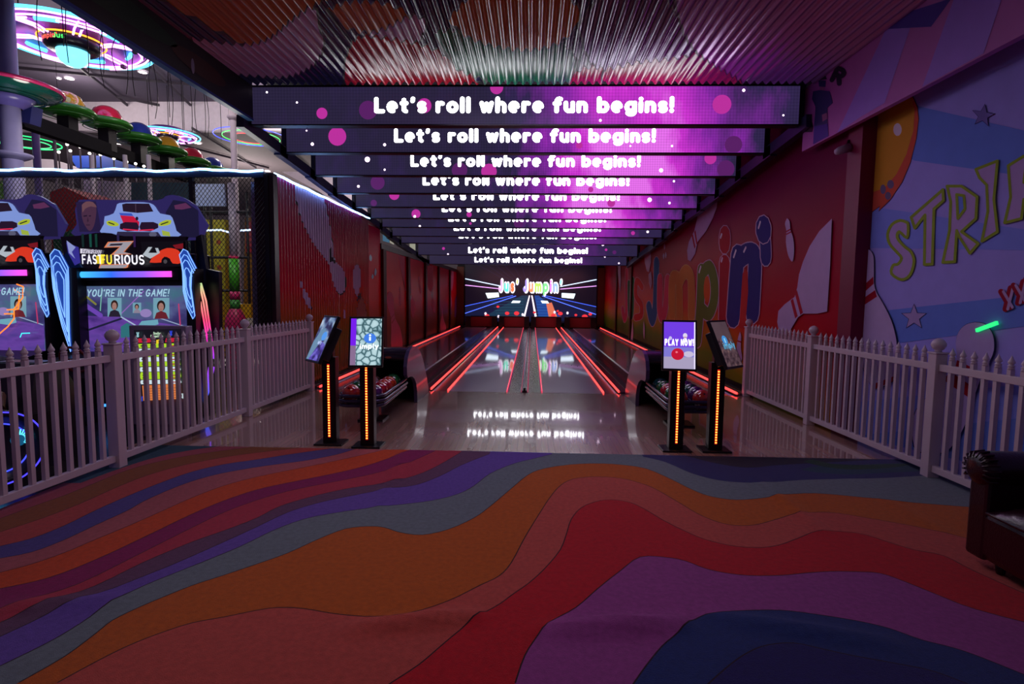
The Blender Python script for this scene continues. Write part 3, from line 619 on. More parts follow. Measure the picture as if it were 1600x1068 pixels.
b = MB(); paint(b, Y0, Y1, 0, ZT, shp, lambda u, v: (XL-.008+corr(u), u, v), ulines=ul)
b.box(XL-.3, XL-.03, Y0, Y1, 0, ZT-.01, 4)
b.build('wall_left', [LM, M('pin_white', srgb(190, 170, 205), .3), P8(16, 10, 20, .4), M('pin_brown', srgb(170, 110, 90), .35), P8(60, 16, 30, .5)], kind='structure')
# corner post
b = MB(); b.box(XL-.06, XL+.05, Y0-.14, Y0-.005, 0, ZT+.01); b.build('trim_6', P8(34, 12, 20, .4), kind='structure')
# second left wall: flat container sides, taller post first
LM2 = mural_mat('left_mural_flat', [(0, srgb(60, 50, 10)), (.25, srgb(140, 80, 20)), (.42, srgb(214, 40, 24)), (.6, srgb(222, 10, 50)), (1, srgb(184, 12, 76))], 3.2, .1, .4)
C8 = lambda x, y: (560+x/5.933, 360+y/5.933)
b = MB(); l2 = [LM2, P8(206, 126, 160, .7, spec=.1), P8(150, 20, 40, .4), P8(120, 70, 150, .4), P8(110, 140, 200, .4), P8(60, 12, 24, .5)]
b.box(XL-.3, XL, Y1+.01, 14.0, 0, 3.2, 0); b.box(XL-.3, XL, 14.01, 28.6, 0, 2.82, 0); b.box(XL-.3, XL+.03, 14.01, 28.6, 2.72, 2.86, 5)
ll = [0]
def l2p(pts, i):
    ll[0] += .0004; q = []
    for x, y in pts: p = pX(*C8(x, y), XL+.002+ll[0]); p.z = min(p.z, 2.71 if p.y > 14 else 3.19); q.append(p)
    b.poly(q, i)
def dn(p): return dense(p+[p[0]], 3)[:-1]
l2p([(370, 225), (428, 225), (432, 555), (445, 560), (400, 400)], 1); l2p([(455, 225), (480, 260), (488, 400), (492, 560), (480, 580), (452, 560)], 1)
l2p(dn([(288, 566), (310, 580), (326, 640), (332, 760), (345, 820), (385, 900), (405, 1000), (400, 1100), (310, 1100), (305, 900), (300, 800), (275, 720), (262, 640), (270, 590)]), 1)
l2p([(300, 810), (330, 768), (332, 776), (302, 824)], 2); l2p([(306, 850), (342, 800), (345, 812), (312, 866)], 2)
l2p(dn([(384, 520), (390, 545), (386, 570), (394, 620), (392, 680), (384, 698), (378, 640), (382, 570), (378, 545)]), 1)
l2p(dn([(562, 420), (570, 450), (566, 475), (580, 520), (586, 575), (576, 585), (563, 530), (560, 480), (556, 440)]), 1)
l2p(dn([(490, 590), (508, 620), (520, 660), (523, 730), (510, 805), (498, 790), (485, 720), (478, 640)]), 1); l2p([(470, 610), (488, 565), (490, 575), (474, 622)], 2); l2p([(476, 650), (492, 590), (495, 604), (482, 664)], 2)
l2p([(622, 320), (694, 330), (692, 560), (680, 580), (650, 540), (632, 420)], 1); l2p([(672, 600), (692, 530), (694, 540), (676, 612)], 2); l2p([(680, 625), (697, 560), (699, 575), (686, 630)], 2)
l2p(dn([(690, 600), (705, 680), (712, 760), (690, 740), (680, 660)]), 1); l2p(dn([(775, 700), (790, 820), (810, 880), (808, 930), (770, 950), (758, 880), (770, 800)]), 1)
l2p(dn([(868, 362), (882, 370), (878, 480), (866, 560), (855, 500), (858, 420)]), 1); l2p(dn([(856, 590), (866, 640), (864, 700), (852, 700)]), 1); l2p([(895, 640), (930, 530), (932, 660), (900, 810), (892, 800)], 3)
l2p(dn([(112, 220), (126, 250), (118, 285), (104, 270), (102, 240)]), 4); l2p(dn([(158, 345), (170, 380), (160, 420), (148, 400)]), 4); l2p(dn([(132, 400), (143, 425), (132, 450), (122, 430)]), 4)
b.build('wall_left', l2, kind='structure')
RIB = mural_mat('left_rib', [(0, srgb(40, 34, 16)), (.4, srgb(86, 34, 18)), (1, srgb(80, 14, 40))], 3.2, .05)
for k, yy in enumerate((14.05, 16.9, 19.7, 22.5, 25.6)):
    b = MB(); b.box(XL, XL+.07, yy, yy+.22, 0, 2.72); b.box(XL+.0, XL+.04, yy+.22, yy+.4, 0, 2.72); b.build('trim_%d' % (7+k), RIB, kind='structure')
# back wall
b = MB(); b.box(XL, XR+.1, 28.65, 28.8, 0, 4.5); b.build('wall_back', M('dark_back', (.01, .009, .014), .7), kind='structure')
for s_ in (-1, 1):
    b = MB(); x0 = -3.8 if s_ < 0 else 3.28; b.box(x0, x0+.36, 28.2, 28.64, 0, 3.0); b.build('trim_%d' % (12 if s_ < 0 else 13), P8(90, 40, 24, .4), kind='structure')
# arcade hall shell
HC = M('hall_ceiling', srgb(86, 76, 96), .8); WB = M('bulkhead_white', srgb(240, 226, 240), .7)
b = MB(); b.box(-32, -3.0, -2, 25, 10, 10.1); b.build('ceiling', HC, kind='structure')
b = MB(); b.box(-32, -3.0, 25.3, 52, 8.75, 8.85); b.build('ceiling', M('hall_ceiling_low', srgb(104, 94, 100), .8), kind='structure')
b = MB(); b.box(-32, -3.0, 25, 25.29, 8.75, 10); b.build('trim_14', WB, kind='structure')
b = MB(); b.box(-32, 8, 52, 52.2, 0, 10); b.build('wall_back', M('hall_far_wall', srgb(150, 140, 150), .8), kind='structure')
b = MB(); b.box(-32.2, -32, -2, 52, 0, 10); b.build('wall_left', MC['hall_far_wall'], kind='structure')
# ceiling purlins of the hall
for k, (p, q) in enumerate((((20, 105), (330, 135)), ((30, 30), (200, 165)), ((235, 105), (320, 185)), ((120, 90), (330, 60)), ((180, 150), (300, 175)))):
    A, B = pZ(*p, 9.85), pZ(*q, 9.85); b = MB(); b.bar(A, B, .06, .1); b.build('trim_%d' % (15+k), M('purlin', srgb(60, 52, 66), .6), kind='structure')
for k, (p, q) in enumerate((((240, 215), (420, 268)), ((300, 200), (400, 262)), ((350, 150), (480, 262)), ((100, 200), (330, 262)))):
    A, B = pZ(p[0], min(p[1], 225), 8.65), pZ(q[0], min(q[1], 262), 8.65); b = MB(); b.bar(A, B, .05, .1); b.build('trim_%d' % (20+k), MC['purlin'], kind='structure')
# ================================================================ LED BANNERS
TK = [(7.51, 3.83), (8.57, 3.735), (9.71, 3.635), (10.77, 3.525), (11.91, 3.44), (13.04, 3.36), (14.02, 3.27), (15.03, 3.155), (16.05, 3.06), (18.42, 2.895), (20.45, 2.71)]
ORD = ['frontmost and largest', 'second from the front', 'third from the front', 'fourth from the front', 'fifth from the front', 'sixth from the front', 'seventh from the front', 'eighth from the front', 'ninth from the front', 'tenth from the front', 'rearmost and smallest looking']
WHT = EM('led_white', (.93, .93, 1), 7.0); BOK = [EM('bokeh_pink', srgb(186, 48, 156), 1.), EM('bokeh_dim', srgb(92, 34, 104), .9), EM('bokeh_white', srgb(255, 225, 255), 3.0)]
bright = [.62, .82, .9, .95, .9, .85, .75, .45, .3, .22, .2]
bok1 = [(503, 177, 8.5, 0), (663, 165, 11, 0), (776, 135, 10, 0), (575, 172, 14, 1), (1128, 163, 14, 0), (417, 144, 1.6, 2), (464, 160, 1.5, 2), (938, 188, 2, 2), (1162, 141, 2.2, 2), (1224, 180, 1.4, 2)]
bok2 = [(527, 213, 14, 0), (488, 225, 2.4, 2), (601, 226, 2.2, 2), (1146, 226, 13, 1), (905, 227, 5, 0), (1050, 228, 1.6, 2), (985, 228, 1.3, 2), (479, 204, 1.2, 2)]
bok3 = [(574, 249, 4, 2), (718, 266, 12, 1), (764, 268, 12, 0), (1110, 247, 9, 0), (1134, 264, 13, 1), (1033, 266, 3, 2), (601, 265, 1.5, 2)]
bok4 = [(560, 291, 2, 2), (590, 285, 11, 1), (1053, 283, 1.6, 2), (923, 296, 4, 0)]; bok5 = [(616, 304, 8, 0), (1015, 312, 3.2, 2), (955, 317, 6, 0), (1046, 317, 1.8, 2), (584, 317, 5, 1)]
bok6 = [(650, 334, 7, 0), (733, 335, 4, 0), (648, 338, 2, 2)]; boks = [bok1, bok2, bok3, bok4, bok5, bok6, [(810, 349, 7, 1), (656, 358, 1.6, 2), (735, 349, 2, 0)], [(1012, 362, 1.8, 2), (989, 364, 3, 0)], [], [(693, 388, 2.2, 0), (942, 382, 2, 2), (947, 390, 2, 0), (700, 402, 1.3, 2), (960, 394, 3, 1)], [(967, 411, 1.2, 2), (945, 401, 1.2, 2)]]
XC = -.18
for i, (y, zb) in enumerate(TK):
    t = thing('led_banner', "LED banner reading Let's roll where fun begins, %s of the hanging row" % ORD[i], 'LED banner', (XC, y, zb), 'LED banners hanging over the lanes')
    hgt = .475 if i < 9 else .45
    b = MB(); b.box(XC-3.6, XC+3.6, y+.004, y+.14, zb-.012, zb+hgt+.03); b.build('housing', BLACK, t)
    b = MB(); b.box(XC-3.58, XC+3.58, y-.004, y+.003, zb+.004, zb+hgt, 0)
    base = .165 if i < 9 else .09
    def pl_(u, v): return (XC+.03-TW/2+u, y-.007, zb+base+v)
    TW = 3.92; put_text(b, "Let's roll where fun begins!", pl_, .155 if i < 9 else .147, .17, 3, width=3.92-.0, gap=.12)
    for (px, py, r_, mi) in boks[i]:
        c = pY(px, py, y-.0055); rr = r_*y/F; c.z = min(max(c.z, zb+.02), zb+hgt-.01)
        pts = []
        for a in range(20): pts.append((c.x+rr*cos(a*pi/10), y-.0058-.0002*mi, min(max(c.z+rr*sin(a*pi/10), zb+.006), zb+hgt-.002)))
        b.poly(pts, {0: 1, 1: 2, 2: 4}[mi])
    sc = b.build('screen', [led_mat('led_picture_%d' % i, bright[i], i*3.7)]+BOK[:2]+[WHT, BOK[2]], t)
# frames that carry the banners, stepping down to the back
for s_, nm in ((-1, 'left'), (1, 'right')):
    b = MB(); x = XC+s_*3.66
    for i in range(len(TK)-1): b.bar((x, TK[i][0]-.15, TK[i][1]+.0), (x, TK[i+1][0]+.1, TK[i+1][1]), .1, .16)
    for i in range(len(TK)): b.bar((x, TK[i][0]+.1, TK[i][1]), (x, TK[i][0]+.1, 4.48), .06, .06)
    t = b.build('truss_rail', M('rail_navy', srgb(30, 30, 66), .4), label=None); tag(t, 'dark stepped rail carrying the %s ends of the LED banners' % nm, 'rail', 'rails of the LED banners')
# ================================================================ VIDEO WALL
YS = 28.15
t = thing('video_wall', 'large video wall showing glowing lanes and bubble lettering behind the pins', 'screen', (0, YS, .6))
tl, tr, bl_, br_ = pY(727, 413, YS), pY(932, 413, YS), pY(727, 499, YS), pY(932, 499, YS)
x0, x1, z0, z1 = (tl.x+bl_.x)/2, (tr.x+br_.x)/2, (bl_.z+br_.z)/2-.15, (tl.z+tr.z)/2+.25
b = MB(); b.box(x0-.06, x1+.06, YS+.03, YS+.2, z0-.06, z1+.06); b.build('frame', BLACK, t)
b = MB(); b.box(x0, x1, YS, YS+.02, z0, z1, 0); vm = [EM('video_black', srgb(8, 10, 26), 1.)]; vc = {}; lv = [0]
def vmi(c, s=1.):
    if (c, s) not in vc: vm.append(E8(*c, s)); vc[(c, s)] = len(vm)-1
    return vc[(c, s)]
V2 = lambda x, y: (680+x/4.45, 380+y/4.45)
def vpoly(pts, c, s=1.):
    lv[0] += .001; q = []
    for x, y in pts: p = pY(*V2(x, y), YS-.001-lv[0]); p.x = min(max(p.x, x0), x1); p.z = min(max(p.z, z0), z1); q.append(p)
    b.poly(q, vmi(c, s))
def vline(a, c_, w_, c, s=1.): [vpoly(cp, c, s) for cp in strokes([a, c_], w_, n=3)]
vpoly([(205, 505), (205, 430), (520, 372), (800, 372), (1120, 440), (1120, 540), (205, 540)], (14, 24, 58))
vpoly([(330, 515), (600, 362), (645, 362), (618, 515)], (18, 52, 78)); vpoly([(720, 515), (690, 362), (720, 362), (880, 515)], (24, 70, 150)); vpoly([(790, 515), (772, 420), (810, 410), (850, 515)], (230, 120, 90))
for k in range(7): vline((430-k*8+0, 505-k*20), (615, 505-k*20), .8, (40, 100, 120)); vline((705, 505-k*20), (790-k*4, 505-k*20), .8, (60, 120, 200))
for x in range(300, 1060, 60): vline((x, 150), (660+(x-660)*.25, 300), .7, (40, 44, 84))
vpoly([(612, 515), (652, 362), (660, 362), (624, 515)], (245, 225, 245), 2.); vpoly([(693, 515), (668, 362), (676, 362), (707, 515)], (245, 225, 245), 2.)
for a, c_, w_, c in (((206, 246), (470, 300), 3, (200, 220, 255)), ((206, 290), (470, 318), 2.5, (220, 150, 235)), ((1120, 252), (870, 300), 3, (200, 220, 255)), ((1120, 296), (870, 318), 2.5, (220, 150, 235)),
                     ((206, 436), (540, 362), 2.2, (60, 90, 230)), ((206, 486), (560, 366), 2.6, (80, 110, 255)), ((1118, 440), (760, 362), 2.2, (60, 90, 230)), ((1118, 494), (745, 366), 2.6, (80, 110, 255))): vline(a, c_, w_, c, 1.8)
for q in ([(350, 345), (440, 342), (444, 372), (366, 382)], [(880, 345), (975, 350), (962, 384), (880, 376)], [(540, 398), (594, 400), (586, 414), (528, 414)], [(734, 398), (780, 400), (792, 416), (744, 416)]): vpoly(q, (225, 240, 255), 2.2)
for (x, y, r_) in ((436, 440, 8), (500, 486, 12), (566, 486, 14), (690, 480, 8), (870, 488, 13), (852, 470, 7), (978, 498, 8), (1078, 492, 10), (1040, 510, 16), (360, 505, 14), (820, 500, 12)): vpoly(arc(x, y, r_*1.3, r_, 0, 340, 10), (226, 50, 60), 1.3)
for (x, y) in ((350, 488), (608, 495), (920, 484), (440, 508), (830, 478)): vpoly(arc(x, y, 8, 10, 0, 340, 8), (240, 215, 240), 1.5)
JC = [(222, 160, 220), (90, 225, 190), (235, 110, 70), (230, 200, 120), (90, 190, 220), (150, 130, 225), (235, 130, 90), (170, 220, 90), (120, 230, 130), (225, 110, 215), (140, 170, 235), (120, 220, 220)]
def jus(b, place, h, halo, cols, hs=.2):
    put_text(b, "Jus' Jumpin'", lambda u, v: place(u, v, 0), h, .29, halo, gap=.1, width=jw*1.0)
    put_text(b, "Jus' Jumpin'", lambda u, v: place(u+.0*h, v, 1), h, .155, mats=cols, gap=.33, width=jw*.985)
jA, jB = pY(*V2(440, 338), YS), pY(*V2(886, 330), YS); jw = jB.x-jA.x; lv[0] += .004; L0 = lv[0]
jus(b, lambda u, v, k: (jA.x+u, YS-.002-L0-.004*k, jA.z+.08+v+(-.12*abs(u/jw-.5)*0)), .48, vmi((228, 222, 236), 2.), [vmi(c, 1.6) for c in JC])
b.build('screen', vm, t)
# ================================================================ LANES
LANE = M('lane_synthetic', srgb(190, 172, 196), .28, coat=.9, noise=.06, scale=1.5)
lnt = LANE.node_tree; 
GUT = M('gutter_pink_tint', srgb(250, 186, 222), .16, .0); CAP = M('lane_cap_dark', srgb(30, 24, 34), .3)  # gutter base tinted pink, standing in for the red strips' light
REDL = EM('red_led', (1.0, .05, .045), 2.7)
xc = -.07
GP = [(-.115+.23*i/10, -.075*cos(pi*(i/10-.5))) for i in range(11)]
def gutter(parent, cx):
    b = MB(); vs = []; 
    for y in (LY0, LY1): vs += [(cx+u*1.05, y, .0+v) for u, v in GP]
    b.add(vs, [(i, i+1, 12+i, 11+i) for i in range(10)], 0, True); b.build('gutter', GUT, parent)
lanes = [(-3.26, -2.24, -3.38, -2.12, 'outer left lane beside the left container wall'), (-1.355, -.4, -1.5, -.265, 'inner left lane, left of the centre gutters'),
         (.196, 1.18, .065, 1.3, 'inner right lane, right of the centre gutters'), (2.06, 3.07, 1.94, 3.19, 'outer right lane beside the lettered mural wall')]
for x0_, x1_, g0, g1, lab in lanes:
    t = thing('bowling_lane', 'glossy bowling lane, the '+lab, 'bowling lane', ((x0_+x1_)/2, LY0, 0), 'bowling lanes')
    b = MB(); b.box(x0_, x1_, LY0+.002, LY1, -.06, .003, 0)
    for k in range(7):   # aiming arrows
        ax = x0_+(k+1)*(x1_-x0_)/8; ay = LY0+4.0-abs(k-3)*.18
        b.poly([(ax-.014, ay, .0045), (ax+.014, ay, .0045), (ax, ay+.12, .0045)], 1)
    b.build('lane_surface', [LANE, P8(70, 40, 50, .2)], t); gutter(t, g0); gutter(t, g1)
for x, wd, zt, lab in ((-3.53, .055, .05, 'along the foot of the left container wall'), (-1.655, .03, .045, 'left edge of the gutter beside the inner left lane'), (-1.375+.0, .03, .02, 'right edge of the gutter beside the inner left lane'),
                       (1.205, .03, .02, 'left edge of the gutter beside the inner right lane'), (1.455, .03, .045, 'right edge of the gutter beside the inner right lane'), (-.392, .012, .02, 'dim, left edge of the two centre gutters'), (.188, .012, .02, 'dim, right edge of the two centre gutters'), (3.37, .055, .05, 'along the foot of the lettered mural wall')):
    b = MB(); b.box(x-wd/2, x+wd/2, LY0+.01, LY1, -.06, zt-.028); b.box(x-.007, x+.007, LY0+.01, LY1, zt-.0275, zt+.006, 1)
    tag(b.build('led_strip', [CAP, REDL if 'centre' not in lab else EM('red_led_dim', (.9, .05, .1), 1.3)]), 'red glowing light strip, '+lab, 'light strip', 'red light strips of the lanes')
for x0_, x1_, z, lab in ((-2.0, -1.68, .03, 'between the two left lanes'), (1.48, 1.82, .03, 'between the two right lanes'), (-.143, -.055, .03, 'between the two centre gutters'), (-3.8, -3.57, .04, 'beside the left container wall'), (3.4, XR-.03, .04, 'beside the lettered mural wall')):
    b = MB(); b.box(x0_, x1_, LY0+.005, LY1, -.06, z); b.box(x0_+.35*(x1_-x0_), x1_-.35*(x1_-x0_), LY0+.006, LY1, z+.0003, z+.008, 1)
    tag(b.build('division_cap', [M('cap_mauve', srgb(70, 48, 66), .2), CAP]), 'long low division cap '+lab, 'division cap', 'division caps of the lanes')
t = pZ(820, 612, 0)
b = MB(); b.box(-.12, -.08, LY0-.06, LY0-.03, 0.001, .085); tag(b.build('foul_sensor', BLACK), 'small black foul sensor standing at the head of the centre gutters', 'sensor')
# masking boards of the four pin decks
for x0_, x1_, lab in ((-3.02, -1.95, 'leftmost'), (-1.36, -.36, 'second from the left'), (.22, 1.22, 'second from the right'), (1.88, 2.92, 'rightmost')):
    t = thing('pinsetter_mask', 'dark red pinsetter curtain below the video wall, %s of four' % lab, 'pinsetter', ((x0_+x1_)/2, 27.6, 0), 'pinsetter curtains')
    b = MB(); b.box(x0_, x1_, 27.6, 27.66, .03, .5); b.build('curtain', P8(128, 22, 34, .5), t)
    b = MB(); b.box(x0_-.25, x1_+.25, 27.67, 27.9, 0, .55); b.box(x0_-.25, x0_-.001, 27.45, 27.669, 0, .55); b.box(x1_+.001, x1_+.25, 27.45, 27.669, 0, .55); b.build('side_post', BLACK, t)
# ================================================================ KIOSKS
def kiosk(px, py, yaw, tilt, lab, picture, flip=1):
    p = pZ(px, py, 0); p.y = max(p.y, YE+.13)
    t = thing('bowling_kiosk', lab, 'kiosk', (p.x, p.y, 0), 'touchscreen kiosks at the lane head')
    T0 = Matrix.Translation(p); b = MB(T0); b.box(-.15, .15, -.12, .12, .001, .02); b.build('base_plate', BLACK, t, bevel=.004)
    b = MB(T0); b.box(-.072, .072, -.05, .05, .02, .93); b.box(-.05, .05, -.056, -.0505, .06, .9); b.build('column', M('kiosk_column', (.018, .01, .012), .3, .5), t, bevel=.004)
    b = MB(T0)
    b.box(-.012, .012, -.0605, -.057, .08, .86, 0)
    for k in range(28):
        z = .09+k*.0275; b.box(-.009, .009, -.0635, -.061, z, z+.013, 1)
    b.build('light_strip', [EM('strip_red', (.6, .012, .006), 1.2), EM('strip_orange', (1, .24, .03), 5.0)], t)
    # monitor
    W_, HH = .345, .525
    Rm = Matrix.Rotation(yaw, 4, 'Z') @ Matrix.Rotation(-tilt, 4, 'X')
    T = Matrix.Translation(p+Vector((0, 0, 1.085))) @ Rm @ Matrix.Translation((0, -.1, 0))
    b = MB(T); b.box(-W_/2, W_/2, 0, .035, -HH/2, HH/2); b.build('bezel', BLACK, t, bevel=.006)
    b = MB(T); b.box(-.09, .09, .036, .14, -.2, .16); b.build('rear_housing', DARK, t, bevel=.01)
    b = MB(T0); b.box(-.04, .04, -.03, .04, .93, 1.1); b.build('neck', BLACK, t)
    b = MB(T); mats = picture(b, W_/2-.018, HH/2-.022); b.build('screen', mats, t)
def ell(cx, cz, rx, rz, n=20): return [(cx+rx*cos(2*pi*k/n), cz+rz*sin(2*pi*k/n)) for k in range(n)]
def pic(fn):
    def f(b, w_, h):
        mats = []; st = [0]
        def P(pts, m):
            if m not in mats: mats.append(m)
            st[0] += .0004
            b.poly([(x, -.001-st[0], z) for x, z in pts], mats.index(m))
        P.txt = lambda s, x, z, hh, m, wd=None, rr=.12, shear=0: (P.step(), [P([(x+c0, z+c1) for c0, c1 in cp], m) for _, cp in text2d(s, hh, rr, width=wd, shear=shear)[0]])
        P.step = lambda: None
        fn(P, w_, h); return mats
    return f
def rect(x0, x1, z0, z1): return [(x0, z0), (x1, z0), (x1, z1), (x0, z1)]
peb = noise_screen('pebble_picture', [(0, srgb(30, 60, 66)), (.05, srgb(90, 130, 140)), (.16, srgb(176, 208, 216)), (1, srgb(214, 236, 240))], 15, 'VORONOI', 1.0)
def pA(P, w_, h):
    P(rect(-w_, w_, -h, h), noise_screen('hand_picture', [(.3, srgb(14, 14, 40)), (.46, srgb(60, 60, 110)), (.56, srgb(120, 150, 190)), (.72, srgb(200, 215, 235))], 9, s=.8))
    P([(-w_, -h), (-.02, -h), (.04, -.02), (.02, .12), (-.08, .1), (-w_, -.05)], E8(120, 160, 196, .7)); P([(-.1, -h), (w_, -h), (w_, -.06), (.02, -.02)], noise_screen('violet_picture', [(.35, srgb(20, 14, 50)), (.55, srgb(80, 60, 170)), (.7, srgb(130, 120, 220))], 14, s=.9))
    P(ell(.05, .03, .055, .05), E8(80, 150, 235, 1.)); P.txt('imply', -.04, -.06, .035, E8(180, 200, 240, 1.), .13)
def pB(P, w_, h):
    P(rect(-w_, w_, -h, h), peb); P(rect(-w_, -w_+.055, -.04, h), E8(112, 24, 226, 1.1)); P([(-w_, -h), (-w_+.055, -h), (-w_+.055, -.04), (-w_, -.04)], E8(150, 120, 160, .8))
    P(ell(.04, .035, .062, .052), E8(60, 120, 222, 1.1)); P(rect(.03, .05, .01, .05), E8(220, 235, 250, 1.2)); P(ell(.04, .066, .012, .012, 10), E8(220, 235, 250, 1.2))
    P.txt('imply', -.06, -.07, .045, E8(235, 245, 255, 1.4), .19)
def pC(P, w_, h):
    P(rect(-w_, w_, -h, h), E8(112, 60, 226, 1.)); P(rect(-w_, w_, -h, -.02), E8(126, 120, 210, 1.)); P(rect(-w_, w_, -h, -.12), E8(168, 158, 190, 1.)); P(ell(.09, -.09, .05, .03), E8(200, 190, 220, 1.))
    P(rect(w_-.012, w_, -h, h), E8(225, 215, 245, 1.2))
    P(ell(.055, .1, .022, .026), E8(225, 215, 240, 1.)); P(rect(.042, .07, .03, .1), E8(225, 215, 240, 1.)); P(rect(.042, .07, .08, .086), E8(170, 30, 50, 1.)); P(ell(-.09, .07, .016, .02), E8(200, 190, 240, 1.))
    P.txt('PLAY NOW!', -w_+.008, .0, .055, E8(240, 235, 250, 1.5), .285, .16); P(ell(-.02, -.095, .062, .06, 26), E8(196, 16, 50, 1.)); P(ell(-.03, -.075, .012, .01), E8(240, 120, 140, 1.))
def pD(P, w_, h):
    P(rect(-w_, w_, -h, h), noise_screen('street_picture', [(.3, srgb(40, 26, 30)), (.5, srgb(84, 62, 70)), (.62, srgb(110, 84, 86)), (.75, srgb(170, 120, 90))], 22, s=.8))
    P(rect(-w_, w_, .06, h), noise_screen('dusk_picture', [(.3, srgb(78, 60, 72)), (.7, srgb(100, 78, 84))], 3, s=.7))
    P(ell(-.01, .04, .052, .05), E8(60, 140, 210, 1.)); P(rect(-.02, .0, .01, .06), E8(160, 215, 240, 1.)); P.txt('imply', -.08, -.05, .06, E8(90, 170, 210, 1.), .2)
kiosk(518, 692, radians(-46), radians(25), 'touchscreen kiosk at far left, monitor turned left, blue and violet picture', pic(pA))
kiosk(576, 696, radians(8), radians(14), 'touchscreen kiosk with white pebble picture and purple bar, left pair', pic(pB))
kiosk(1054, 702, radians(-8), radians(14), 'touchscreen kiosk whose screen reads PLAY NOW over a red ball', pic(pC))
kiosk(1115, 703, radians(44), radians(25), 'touchscreen kiosk at far right, monitor turned right, brown picture', pic(pD))
# ================================================================ BALL RETURNS
def marble(name, c1, c2):
    return M(name, c1, .08, coat=1) if c2 is None else _marb(name, c1, c2)
def _marb(name, c1, c2):
    if name in MC: return MC[name]
    m, nt, b = newmat(name); tc = nod(nt, 'ShaderNodeTexCoord'); nz = nod(nt, 'ShaderNodeTexNoise'); nz.inputs['Scale'].default_value = 9; nz.inputs['Distortion'].default_value = 1.5; nz.inputs['Detail'].default_value = 3
    nt.links.new(tc.outputs['Object'], nz.inputs['Vector']); r = ramp(nt, [(.35, c1), (.6, c2)]); nt.links.new(nz.outputs['Fac'], r.inputs['Fac']); nt.links.new(r.outputs['Color'], b.inputs['Base Color'])
    b.inputs['Roughness'].default_value = .1; b.inputs['Coat Weight'].default_value = 1; MC[name] = m; return m
GREEN = ('green', srgb(30, 110, 50), srgb(14, 50, 34)); REDB = ('red', srgb(196, 26, 40), srgb(120, 12, 40)); PUR = ('purple', srgb(90, 40, 110), srgb(40, 20, 70)); ORG = ('orange', srgb(206, 70, 30), srgb(150, 30, 24)); TEAL = ('dark teal', srgb(20, 70, 70), srgb(10, 34, 44)); CRIM = ('crimson', srgb(160, 24, 40), srgb(206, 60, 40))
HOODM = M('hood_black', (.02, .014, .024), .18, coat=.6); SIDEM = M('side_panel_mauve', srgb(64, 52, 90), .3, coat=.35)
